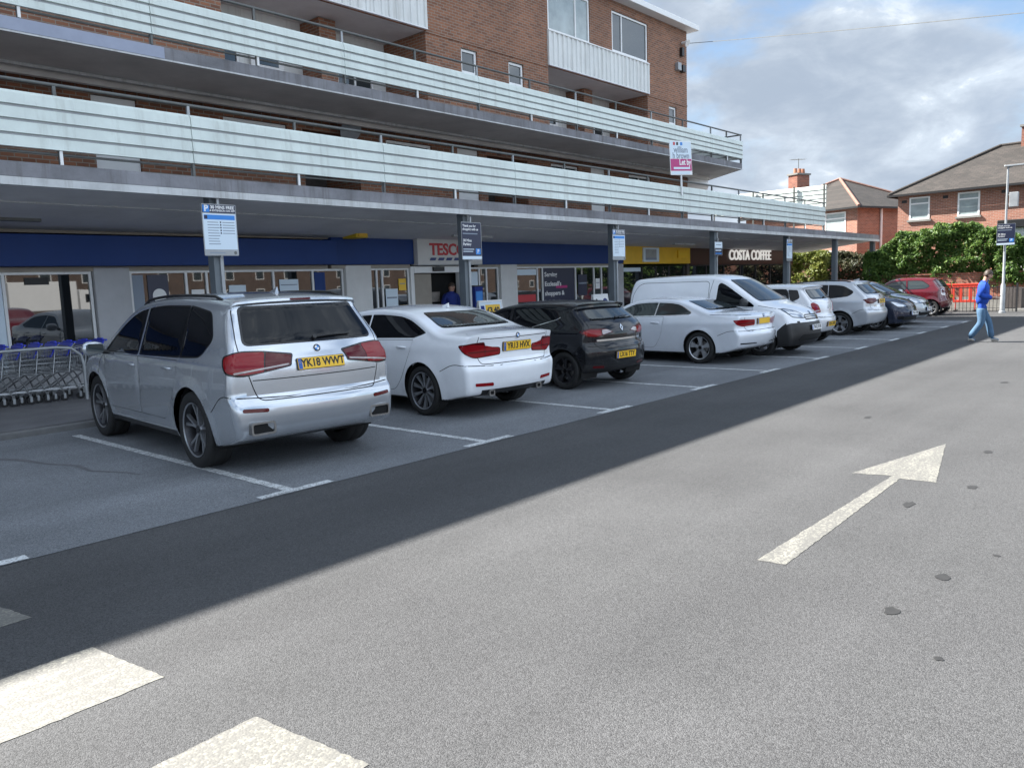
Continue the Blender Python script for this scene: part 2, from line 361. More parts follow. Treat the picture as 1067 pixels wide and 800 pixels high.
def inset(poly, d):
    """offset a polygon inwards (d > 0) by moving vertices along their normals"""
    k = len(poly); ar = sum(poly[i-1][0]*poly[i][1]-poly[i][0]*poly[i-1][1] for i in range(k)); sg = 1 if ar > 0 else -1
    out = []
    for i in range(k):
        t = (Vector(poly[(i+1)%k])-Vector(poly[i-1])).normalized(); out.append(Vector(poly[i])+Vector((-t.y,t.x))*d*sg)
    return out
def cdt(polys, grid, hull=None):
    """triangulate constraint polygons (list of (points, closed)) plus a grid of free points; returns verts, tris"""
    V = []; E = []
    for pts, closed in polys:
        o = len(V); k = len(pts); V += [Vector(p) for p in pts]
        E += [(o+i, o+i+1) for i in range(k-1)] + ([(o+k-1, o)] if closed else [])
    if grid:
        P = hull or polys[0][0]
        xs = [p[0] for p in P]; ys = [p[1] for p in P]
        segs = [(V[a], V[b]) for a, b in E]
        x = min(xs)+grid*0.37; r = 0
        while x < max(xs):
            y = min(ys)+grid*(0.41 if r % 2 else 0.9); r += 1
            while y < max(ys):
                q = Vector((x,y))
                if inside(q, P):
                    ok = True
                    for a, b in segs:
                        if abs(a.x-x) > grid*3 and abs(b.x-x) > grid*3: continue
                        ab = b-a; t = max(0, min(1, (q-a).dot(ab)/max(1e-12, ab.length_squared)))
                        if (a+ab*t-q).length < grid*0.35: ok = False; break
                    if ok: V.append(q)
                y += grid
            x += grid
    r = delaunay_2d_cdt(V, E, [], 0, 1e-6)
    return r[0], r[2]

def interp(tab, z):
    """smooth (Catmull-like, clamped) interpolation in a table of (z, w)"""
    if z <= tab[0][0]: return tab[0][1]
    if z >= tab[-1][0]:
        a, b = tab[-2], tab[-1]; return b[1]+(z-b[0])*(b[1]-a[1])/(b[0]-a[0])
    for i in range(len(tab)-1):
        if z <= tab[i+1][0]:
            a, b = tab[i], tab[i+1]; h = b[0]-a[0]; t = (z-a[0])/h
            sl = lambda j: (tab[min(j+1,len(tab)-1)][1]-tab[max(j-1,0)][1])/(tab[min(j+1,len(tab)-1)][0]-tab[max(j-1,0)][0])
            m0, m1 = sl(i)*h, sl(i+1)*h
            return (2*t**3-3*t*t+1)*a[1]+(t**3-2*t*t+t)*m0+(-2*t**3+3*t*t)*b[1]+(t**3-t*t)*m1

def make_wheel(sp, side, parent, xc):
    """tyre, alloy rim and brake disc; the outer face looks along side*y"""
    Rr = sp['wr']; rim = Rr*sp.get('rimf', 0.72); w = sp.get('tw', 0.215); yo = sp['w0']-w/2-sp.get('tin', 0.025)
    wh = MB(); X = Matrix.Scale(side, 4, (0,1,0))
    wh.cyl((0,-0.02,0), (0,0.0,0), rim*0.62, 'steel', n=28, X=X)
    wh.cyl((0,-0.03,0), (0,w*0.30,0), 0.05, 'black', n=14, X=X)
    e = wh.build('wheel', parent, smooth=40, loc=(xc, side*yo, Rr))
    t = MB(); h = w/2
    prof = [(rim*0.96,-h*0.80),(rim+0.01,-h*0.93),(Rr*0.90,-h),(Rr*0.975,-h*0.90),(Rr,-h*0.72),(Rr-0.006,-h*0.40),(Rr,-h*0.36),(Rr,0),(Rr,h*0.36),(Rr-0.006,h*0.40),(Rr,h*0.72),(Rr*0.975,h*0.90),(Rr*0.90,h*0.99),(rim+0.012,h*0.93),(rim*0.99,h*0.82),(rim*0.96,h*0.7)]
    t.lathe(prof, 'rubber', 44, X); t.build('tyre', e, smooth=50)
    r = MB(); am = sp.get('alloy', 'alloy')
    r.lathe([(rim*0.985,h*0.86),(rim*1.005,h*0.90),(rim*0.97,h*0.86),(rim*0.93,h*0.66),(rim*0.90,h*0.2),(rim*0.88,-h*0.8)], sp.get('barrel',am), 44, X); r.lathe([(rim*1.004,h*0.89),(rim*1.012,h*0.925),(rim*0.955,h*0.865)], am, 44, X)
    n = sp.get('spokes', 5); pair = sp.get('pair', 0.0); sw = sp.get('sw', 0.04)
    for k in range(n):
        a0 = 2*PI*k/n + PI/2
        for q in ((-1,1) if pair else (0,)):
            A = []; 
            for (rr, wd, dep, th) in ((0.05, sw*0.9, h*0.55, 0.05), (rim*0.5, sw*0.75, h*0.60, 0.035), (rim*0.95, sw*1.05, h*0.72, 0.03)):
                f = rr/(rim*0.95); a = a0 + q*pair*f; ca, sa = math.cos(a), math.sin(a); ta = (-sa, ca)
                for (dw, dd) in ((-1,0),(1,0),(1.25,-th),(-1.25,-th)):
                    A.append((rr*ca+ta[0]*dw*wd/2, dep+dd, rr*sa+ta[1]*dw*wd/2))
            F = [(i*4+j, i*4+(j+1)%4, i*4+4+(j+1)%4, i*4+4+j) for i in range(2) for j in range(4)]
            r.add(A, F, am, X)
    r.cyl((0,h*0.2,0), (0,h*0.60,0), 0.062, am, r1=0.055, n=18, X=X)
    r.cyl((0,h*0.6,0), (0,h*0.66,0), 0.034, 'gloss_black', n=14, X=X)
    for k in range(5):
        a = 2*PI*k/5+0.3; r.cyl((0.043*math.cos(a),h*0.55,0.043*math.sin(a)), (0.043*math.cos(a),h*0.63,0.043*math.sin(a)), 0.006, 'steel', n=6, X=X)
    r.build('rim', e, smooth=35)
    return e

def plate_mesh(body, rear, w=0.52, h=0.111, band=True):
    """number plate lying in the local xy plane, facing +z"""
    p = MB()
    p.prism(rounded([(-w/2,-h/2,.012),(w/2,-h/2,.012),(w/2,h/2,.012),(-w/2,h/2,.012)]), 0, 0.006, 'plate_y' if rear else 'plate_w')
    tx = 0
    if band:
        p.box((-w/2+.004,-h/2+.004,.006),(-w/2+.045,h/2-.004,.0068),'plate_blue'); tx = 0.02
        for k in range(8):
            a = 2*PI*k/8; p.cyl((-w/2+.024+.011*math.cos(a),.018+.011*math.sin(a),.0068),(-w/2+.024+.011*math.cos(a),.018+.011*math.sin(a),.0075),.0022,'plate_y',n=5)
    if body: p.text(body, 'ink', T(tx,0.0,0.0068), size=h*0.98, depth=0.002, bold=0.0032, sx=0.86 if len(body) > 7 else 0.9)
    return p

def car(name, sp, label, cat, loc, rz, group='cars parked in the bays'):
    root = empty(name, loc, label, cat, rz, group)
    root.scale = sp.get('scale',(1,1,1))
    body = M[sp['paint']] if isinstance(sp['paint'], str) else sp['paint']
    xf, xr = sp['xf'], sp['xr']; Rr = sp['wr']; ra = Rr+sp.get('ag', 0.055)
    prof = resample(rounded(sp['prof']), 0.04)
    n = len(prof)
    # outward normals of the (clockwise) profile, smoothed along the outline
    N0 = []
    for i in range(n):
        t = (prof[(i+1)%n]-prof[i-1]).normalized(); N0.append(Vector((-t.y, t.x)))
    NS = []
    for i in range(n):
        s = Vector((0,0)); tw = 0
        for k in range(-6,7): g = math.exp(-(k*0.04/0.11)**2/2); s += N0[(i+k)%n]*g; tw += g
        NS.append(s/tw)
    cr, cf, ct, b = sp.get('cr',.11), sp.get('cf',.2), sp.get('ct',.05), sp.get('b',.075)
    def W(x, z):
        w = interp(sp['wz'], z)
        d = sp['xr0']-x
        if d > 0: w *= 1-sp['kr']*(d/(sp['xr0']-xr))**2
        d = x-sp['xf0']
        if d > 0: w *= 1-sp['kf']*(d/(xf-sp['xf0']))**2
        for xw in (sp['xw'][0], sp['xw'][1]):
            q = math.hypot(x-xw, z-Rr)
            if q < ra+0.3: w += sp.get('flare',.016)*math.exp(-((q-ra-0.01)/0.045)**2) 
        if 'crease' in sp:
            cz, ch = sp['crease']; cz += 0.03*(-x)/2; w += ch*math.exp(-((z-cz)/0.035)**2)
        return w
    vv, uu = [], []
    for i in range(n):
        nx, nz = NS[i]; c = cr if nx < 0 else cf
        hi = prof[i].y > sp['belt']
        if hi and nx > 0: c = sp.get('cw',.10)
        if hi and nx < 0: c = sp.get('crw',cr*0.8)
        lo = 1.0 if nz > 0 else 0.0
        vv.append(Vector((-c*nx, -ct*nz*lo))); uu.append(Vector((-b*1.1*nx, -b*nz*(1 if nz > 0 else 0.35))))
    # smooth the displacement along the outline as well
    def sm(A):
        return [sum((A[(i+k)%n]*math.exp(-(k/2.5)**2/2) for k in range(-6,7)), Vector((0,0)))/sum(math.exp(-(k/2.5)**2/2) for k in range(-6,7)) for i in range(n)]
    vv, uu = sm(vv), sm(uu)
    end = [prof[i]+vv[i]+uu[i] for i in range(n)]
    we = [W(*end[i]) for i in range(n)]
    rows = []                                     # lateral stations
    S = [-1+2*k/22 for k in range(23)]
    th = [PI/2*k/5 for k in range(1,6)]
    def pt(i, kind, q, sd=1):
        if kind == 's':
            a = abs(q)**2.4; p = prof[i]+vv[i]*a; return (p.x, q*(we[i]-b), p.y)
        p = prof[i]+vv[i]+uu[i]*(1-math.cos(q)); return (p.x, sd*(we[i]-b*(1-math.sin(q))), p.y)
    stations = [('f',t,-1) for t in reversed(th)]+[('s',q,1) for q in S]+[('f',t,1) for t in th]
    bm_v = [[pt(i,*st) for st in stations] for i in range(n)]
    B = MB(); lid = MB(); bon = MB(); K = len(stations)
    idx = lambda i,k: i*K+k
    flat = [p for r_ in bm_v for p in r_]
    FB = {}
    tl = sp.get('lid'); bn = sp.get('bonnet')
    for i in range(n):
        j = (i+1)%n
        for k in range(K-1):
            c = [bm_v[i][k], bm_v[i][k+1], bm_v[j][k+1], bm_v[j][k]]
            cx = sum(p[0] for p in c)/4; cy = sum(p[1] for p in c)/4; cz = sum(p[2] for p in c)/4
            if abs(cy) > 0.42 and any(math.hypot(cx-xw, cz-Rr) < ra-0.01 for xw in sp['xw']): continue
            key = 'body'
            if cz < sp.get('under',.24): key = 'black'
            for (x0,x1,z0,z1,y1,mk) in sp.get('zones',()):
                if x0 <= cx <= x1 and z0 <= cz <= z1 and abs(cy) <= y1: key = mk
            if tl and key == 'body' and tl[0] <= cx <= tl[1] and tl[2] <= cz <= tl[3] and abs(cy) <= tl[4]: key = 'lid'
            if bn and key == 'body' and bn[0] <= cx <= bn[1] and bn[2] <= cz <= bn[3] and abs(cy) <= bn[4]: key = 'bonnet'
            FB.setdefault(key, []).append((idx(i,k), idx(j,k), idx(j,k+1), idx(i,k+1)))
    for key, F in FB.items():
        tgt = lid if key == 'lid' else bon if key == 'bonnet' else B
        tgt.add(flat, F, body if key in ('body','lid','bonnet') else M[key])
    # side panels
    win = [rounded(w) for w in sp['win']]; doors = [rounded(d) for d in sp['doors']]
    wout = [inset(w, -sp.get('wtrim',.018)) for w in win]; din = [inset(d, 0.0055) for d in doors]
    panels = [(rounded(pp), mk) for pp, mk in sp.get('side',())]
    arcs = [[Vector((xw+ra*math.cos(2*PI*k/64), Rr+ra*math.sin(2*PI*k/64))) for k in range(64)] for xw in sp['xw']]
    arcs2 = [[Vector((xw+(ra+.02)*math.cos(2*PI*k/64), Rr+(ra+.02)*math.sin(2*PI*k/64))) for k in range(64)] for xw in sp['xw']]
    cons = [(end,True)]+[(w,True) for w in win+wout+doors+din+arcs+arcs2]+[(p,True) for p,_ in panels]
    V2, T2 = cdt(cons, 0.055, hull=end)
    zb = min(p.y for p in end)
    parts = {}
    for t in T2:
        c = (V2[t[0]]+V2[t[1]]+V2[t[2]])/3
        if not inside(c, end): continue
        if any((c-Vector((xw,Rr))).length < ra*0.998 for xw in sp['xw']): continue
        key = 'body'
        for kk, d in enumerate(doors):
            if inside(c, d): key = ('door',kk) if inside(c, din[kk]) else 'gap'
        for kk, w in enumerate(wout):
            if inside(c, w): key = ('win',kk) if inside(c, win[kk]) else sp.get('trimmat','gloss_black')
        if key == 'body' or (isinstance(key,tuple) and key[0] == 'door'):
            for pp, mk in panels:
                if inside(c, pp) and key == 'body': key = mk
            if key == 'body' and sp.get('archmat') and any((c-Vector((xw,Rr))).length < ra+.02 for xw in sp['xw']): key = sp['archmat']
        parts.setdefault(key, []).append(t)
    door_objs = {}
    def side_add(tgt, tris, m, sd, off=0.0, lip=False):
        used = sorted({i for t in tris for i in t}); mp = {u:k for k,u in enumerate(used)}
        vs = [(V2[u].x, sd*(W(V2[u].x, V2[u].y)-off), V2[u].y) for u in used]
        fs = [(mp[a],mp[b_],mp[c]) if sd < 0 else (mp[a],mp[c],mp[b_]) for a,b_,c in tris]
        if lip:                                   # close the step between an inset pane and the skin round it
            cnt = {}
            for t in tris:
                for a,b_ in ((t[0],t[1]),(t[1],t[2]),(t[2],t[0])): cnt[frozenset((a,b_))] = cnt.get(frozenset((a,b_)),0)+1
            o = len(vs); em = {}
            for e,q in cnt.items():
                if q != 1: continue
                a,b_ = tuple(e)
                for u in (a,b_):
                    if u not in em: em[u] = len(vs); vs.append((V2[u].x, sd*W(V2[u].x,V2[u].y), V2[u].y))
                fs.append((mp[a],mp[b_],em[b_],em[a]))
        tgt.add(vs, fs, m)
    for sd in (1,-1):
        for key, tris in parts.items():
            if key == 'body': side_add(B, tris, body, sd)
            elif key == 'gap': side_add(B, tris, 'gap', sd, 0.006)
            elif isinstance(key,str): side_add(B, tris, key, sd)
            elif key[0] == 'door':
                d = door_objs.setdefault((sd,key[1]), MB()); side_add(d, tris, body, sd)
            else:
                g = MB(); side_add(g, tris, sp.get('glass','car_glass'), sd, 0.007, lip=True); g.build('side_window', root, smooth=40)
    # wheel housings
    for xw in sp['xw']:
        for sd in (1,-1):
            yo = sd*(sp['w0']-0.05); yi = sd*0.40; V = []; F = []; kk = 32
            for q in range(kk+1):
                a = PI*(-0.12+1.24*q/kk); V += [(xw+(ra+.004)*math.cos(a), yo, Rr+(ra+.004)*math.sin(a)), (xw+(ra+.004)*math.cos(a), yi, Rr+(ra+.004)*math.sin(a))]
            F = [(2*q,2*q+1,2*q+3,2*q+2) for q in range(kk)]; V.append((xw,yi,Rr)); F += [(len(V)-1,2*q+1,2*q+3) for q in range(kk)]
            B.add(V, F, 'gap')
    bo = B.build('body', root, smooth=38, merge=True)
    hide = []
    # a closed copy of the skin for projecting lamps, glass and seams
    av = list(flat); af = [(idx(i,k), idx((i+1)%n,k), idx((i+1)%n,k+1), idx(i,k+1)) for i in range(n) for k in range(K-1)]
    for sd in (1,-1):
        o = len(av); av += [(p.x, sd*W(p.x,p.y), p.y) for p in V2]
        af += [tuple(o+q for q in t) for t in T2 if inside((V2[t[0]]+V2[t[1]]+V2[t[2]])/3, end)]
    bvh = BVHTree.FromPolygons([Vector(p) for p in av], af)
    def cast(o, d):
        h = bvh.ray_cast(Vector(o), Vector(d)); 
        if h[0] is None: return None
        nn = h[1]; 
        if nn.dot(Vector(d)) > 0: nn = -nn
        return h[0], nn
    def mapper(mode, sd=1):
        c = math.sqrt(.5); wc = sp['w0']*0.93
        if mode == 'rear': return lambda a,z: ((xr-2, a, z), (1,0,0))
        if mode == 'front': return lambda a,z: ((xf+2, a, z), (-1,0,0))
        if mode == 'side': return lambda a,z: ((a, sd*3, z), (0,-sd,0))
        if mode == 'top': return lambda a,y: ((a, y, 4), (0,0,-1))
        if mode == 'rc': return lambda a,z: ((xr+a*c*c-2*c, sd*(wc+a*c*c+2*c), z), (c,-sd*c,0))
        if mode == 'fc': return lambda a,z: ((xf-a*c*c+2*c, sd*(wc+a*c*c+2*c), z), (-c,-sd*c,0))
    def patch(tgt, poly, m, mode, sd=1, off=0.004, grid=0.03, flip=False):
        P = rounded(poly) if len(poly[0]) > 2 else [Vector(p) for p in poly]
        P = [Vector(p) for p in resample(P, 0.022)]
        V, Tt = cdt([(P,True)], grid); f = mapper(mode, sd)
        out = []; 
        for p in V:
            h = cast(*f(p.x,p.y)); out.append(None if h is None else h[0]+h[1]*off)
        tr = [t for t in Tt if inside((V[t[0]]+V[t[1]]+V[t[2]])/3, P) and all(out[q] is not None for q in t)]
        used = sorted({q for t in tr for q in t}); mp = {u:k for k,u in enumerate(used)}
        vs = [out[u] for u in used]; fs = [tuple(mp[q] for q in t) for t in tr]
        # a rim that drops back to the skin
        cnt = {}
        for t in fs:
            for e in ((t[0],t[1]),(t[1],t[2]),(t[2],t[0])): cnt[tuple(sorted(e))] = cnt.get(tuple(sorted(e)),0)+1
        ddir = Vector(f(0,0)[1]); em = {}
        for (a,b_),q in cnt.items():
            if q == 1:
                for u in (a,b_):
                    if u not in em: em[u] = len(vs); vs.append(vs[u]+ddir*(off+0.006))
                fs.append((a,b_,em[b_],em[a]))
        tgt.add(vs, fs, m)
    def seam(tgt, pts, mode, sd=1, w=0.010, off=0.0012, m='gap', closed=False):
        P = [Vector(p[:2]) for p in (rounded(pts, closed) if len(pts[0]) > 2 else pts)]
        Q = []
        seq = P+[P[0]] if closed else P
        for a,b_ in zip(seq[:-1], seq[1:]):
            k = max(1, int((b_-a).length/0.03)); Q += [a.lerp(b_, q/k) for q in range(k)]
        Q.append(seq[-1]); f = mapper(mode, sd); V = []; F = []
        for i in range(len(Q)):
            t = (Q[min(i+1,len(Q)-1)]-Q[max(i-1,0)]).normalized(); nn = Vector((-t.y,t.x))*w/2
            hs = [cast(*f(*(Q[i]+s_*nn))) for s_ in (-1,1)]
            if None in hs:
                V += [None,None]; continue
            V += [h[0]+h[1]*off for h in hs]
        ok = [V[2*i] is not None for i in range(len(Q))]
        VV = [v if v is not None else Vector((0,0,0.5)) for v in V]
        F = [(2*i,2*i+1,2*i+3,2*i+2) for i in range(len(Q)-1) if ok[i] and ok[i+1]]
        if F: tgt.add(VV, F, m)
    for (pts, mode, *rest) in sp.get('seams',()):
        w_ = max(rest[0],.009) if rest and rest[0] else 0.009; mm = rest[1] if len(rest) > 1 else 'gap'; cl = rest[2] if len(rest) > 2 else False
        for sd in ((1,-1) if mode in ('side','rc','fc') else (1,)):
            seams = MB(); seam(seams, pts, mode, sd, w_, m=mm, closed=cl, off=0.0012 if mm == 'gap' else 0.005)
            if seams.f: seams.build('panel_seam' if mm == 'gap' else 'trim_strip', bo, smooth=40)
    if lid.f: lo_ = lid.build(sp.get('lidname','tailgate'), root, smooth=38, merge=True)
    else: lo_ = root
    if bon.f: bon.build('bonnet', root, smooth=38, merge=True)
    for (sd,k), d in door_objs.items():
        do = d.build('door', root, smooth=38)
        for hx, hz in sp.get('handles',{}).get(k,()):
            h = MB(); y = sd*(W(hx,hz)+0.016); yy = sd*(W(hx,hz)-0.004)
            path = [(hx-0.10,yy,hz),(hx-0.085,y,hz+.004),(hx+.07,y,hz+.006),(hx+.10,yy,hz+.006)]
            h.tube(path, 0.0125, sp.get('handlemat', body), n=8); h.build('handle', do, smooth=60)
    for (poly, mode, m, nm, off) in sp.get('patches',()):
        sides = (1,-1) if mode in ('rc','fc','side','rear2','front2') else (1,)
        for sd in sides:
            p = MB(); md = {'rear2':'rear','front2':'front'}.get(mode, mode)
            layers = m if isinstance(m, list) else [(poly, m, off)]
            for q, (pl, mm, of) in enumerate(layers):
                pl2 = [(a*sd,z,*r_) for a,z,*r_ in pl] if mode in ('rear2','front2') else pl
                patch(p, pl2, M[mm] if isinstance(mm,str) and mm != 'body' else body, md, sd, of)
            if p.f: p.build(nm, root, smooth=50)
    # number plates, badges
    for (mode, y, z, tilt, txt, rear) in sp.get('plates',()):
        h = cast(*mapper(mode)(y,z)); s_ = -1 if mode == 'rear' else 1
        X = face_to((0,0,0), (s_,0,0)); p = plate_mesh(txt, rear); P = MB()
        for q in range(len(p.mats)): pass
        nrm = h[1]; a = math.atan2(nrm.z, abs(nrm.x))+tilt
        XX = T(*(h[0]+h[1]*0.012)) @ rot(-s_*a, 'Y') @ X
        P.mats = p.mats; P.m = p.m; P.f = p.f; P.v = [tuple(XX @ Vector(v)) for v in p.v]
        P.prism(rounded([(-.265,-.06,.012),(.265,-.06,.012),(.265,.06,.012),(-.265,.06,.012)]), -0.02, -0.0005, 'black', X=XX)
        P.build('number_plate', root)
    for (mode, y, z, kind, rr) in sp.get('badges',()):
        h = cast(*mapper(mode)(y,z)); s_ = -1 if mode == 'rear' else 1
        nrm = h[1]; a = math.atan2(nrm.z, abs(nrm.x)); XX = T(*(h[0]+h[1]*0.003)) @ rot(-s_*a,'Y') @ face_to((0,0,0),(s_,0,0))
        g = MB()
        if kind == 'roundel':
            g.cyl((0,0,-.006),(0,0,.004),rr,'chrome',n=28,X=XX); g.cyl((0,0,.004),(0,0,.006),rr*.93,'ink',n=28,X=XX)
            for q in range(4):
                pts = [(0,0)]+[(rr*.6*math.cos(PI/2*(q+k/6)), rr*.6*math.sin(PI/2*(q+k/6))) for k in range(7)]
                g.prism(pts, .006, .008, 'white' if q % 2 else 'sign_blue', X=XX)
        elif kind == 'diamond':
            g.prism([(0,-rr),(rr*.62,0),(0,rr),(-rr*.62,0)], -.01,.006,'chrome',X=XX); g.prism([(0,-rr*.5),(rr*.28,0),(0,rr*.5),(-rr*.28,0)], .006,.008,'gloss_black',X=XX)
        elif kind == 'disc':
            g.cyl((0,0,-.006),(0,0,.005),rr,'chrome',n=24,X=XX); g.cyl((0,0,.005),(0,0,.007),rr*.72,sp.get('badgecol','gloss_black'),n=24,X=XX)
            g.box((-rr*.9,-rr*.12,.006),(rr*.9,rr*.12,.009),'chrome',X=XX)
        else:
            g.text(kind,'chrome',XX @ T(0,0,.001),size=rr,depth=.004,bold=.001)
        g.build('badge', root, smooth=30)
    # door mirrors
    for sd in (1,-1):
        if 'mirror' in sp:
            mx_, mz_ = sp['mirror']; y0 = sd*(W(mx_,mz_)-.02); g = MB()
            P = [(mx_+.09,y0+sd*.10,mz_+.0),(mx_+.10,y0+sd*.24,mz_+.02)]
            prf = [(0,0),(.045,.02),(.085,.07),(.09,.13),(.07,.19),(.03,.22),(0,.225)]
            V = []; kk = 14
            for a_, wd in ((0,.02),(.03,.07),(.10,.092),(.19,.092),(.235,.07),(.255,.02)):
                for q in range(kk):
                    t = 2*PI*q/kk; V.append((mx_+.02+(.055 if math.cos(t) < 0 else .11)*math.cos(t)*(wd/.092)*.9, y0+sd*(.06+a_), mz_+.06+wd*math.sin(t)*.95))
            F = [(i*kk+q, i*kk+(q+1)%kk, i*kk+kk+(q+1)%kk, i*kk+kk+q) for i in range(5) for q in range(kk)]+[tuple(range(kk)), tuple(range(5*kk,6*kk))]
            g.add(V, F, sp.get('mirrormat', body)); g.cyl((mx_+.03,y0-sd*.03,mz_-.005),(mx_+.035,y0+sd*.10,mz_+.02),.028,'black',n=10)
            mo = g.build('door_mirror', root, smooth=50)
            gl = MB(); gl.prism(rounded([(y0+sd*.09,mz_+.005,.03),(y0+sd*.285,mz_+.0,.05),(y0+sd*.285,mz_+.125,.05),(y0+sd*.09,mz_+.115,.03)]), mx_-.036, mx_-.033, 'car_glass_clear', axis='x'); gl.build('mirror_glass', mo)
    for (x0,x1,yy,zz) in sp.get('rails',()):
        for sd in (1,-1):
            g = MB(); pts = []
            for q in range(15):
                x = x0+(x1-x0)*q/14; h = cast((x,sd*yy,4),(0,0,-1)); e_ = 0 if q in (0,14) else .028
                pts.append((x,sd*yy,h[0].z+e_+zz))
            g.tube(pts, .016, sp.get('railmat','gloss_black'), n=8); g.build('roof_rail', root, smooth=60)
    if 'fin' in sp:
        h = cast((sp['fin'],0,4),(0,0,-1)); g = MB(); z = h[0].z-.006
        g.add([(sp['fin']-.07,-.022,z),(sp['fin']-.07,.022,z),(sp['fin']+.10,0,z+.01),(sp['fin']-.085,-.004,z+.065),(sp['fin']-.085,.004,z+.065)], [(0,2,3),(1,4,2),(0,3,4,1),(2,4,3)], sp.get('finmat', body)); g.build('antenna', root)
    for (y,z,w_,h_) in sp.get('exhaust',()):
        for sd in (1,-1):
            hh = cast((xr-2,sd*y,z),(1,0,0)); x0 = hh[0].x; g = MB(); rr = h_*.45
            o_ = rounded([(sd*y-w_,z-h_,rr),(sd*y+w_,z-h_,rr),(sd*y+w_,z+h_,rr),(sd*y-w_,z+h_,rr)], n=4); i_ = rounded([(sd*y-w_+.018,z-h_+.018,rr*.7),(sd*y+w_-.018,z-h_+.018,rr*.7),(sd*y+w_-.018,z+h_-.018,rr*.7),(sd*y-w_+.018,z+h_-.018,rr*.7)], n=4)
            k = len(o_); V = [(x0-.03,p.x,p.y) for p in o_]+[(x0-.03,p.x,p.y) for p in i_]+[(x0+.10,p.x,p.y) for p in o_]+[(x0+.10,p.x,p.y) for p in i_]
            F = [(q,(q+1)%k,k+(q+1)%k,k+q) for q in range(k)]+[(q,(q+1)%k,2*k+(q+1)%k,2*k+q) for q in range(k)]
            g.add(V,F,'steel'); g.add([(x0-.015,p.x,p.y) for p in i_],[tuple(range(k))],'gap'); g.build('exhaust_tip', root, smooth=30)
    if 'wiper' in sp:
        (ya,za),(yb,zb_) = sp['wiper']; ha = cast((xr-2,ya,za),(1,0,0)); hb = cast((xr-2,yb,zb_),(1,0,0)); g = MB()
        pa = ha[0]+ha[1]*.02; pb = hb[0]+hb[1]*.018; pm = pa.lerp(pb,.45)+ha[1]*.012
        g.tube([pa,pm,pb],.009,'black',n=6); g.cyl(ha[0]-ha[1]*.01, ha[0]+ha[1]*.035,.022,'black',n=10); g.build('wiper', root, smooth=40)
    for xw in sp['xw']:
        for sd in (1,-1): make_wheel(sp, sd, root, xw)
    root['bvh'] = 0; del root['bvh']
    return root, cast, mapper
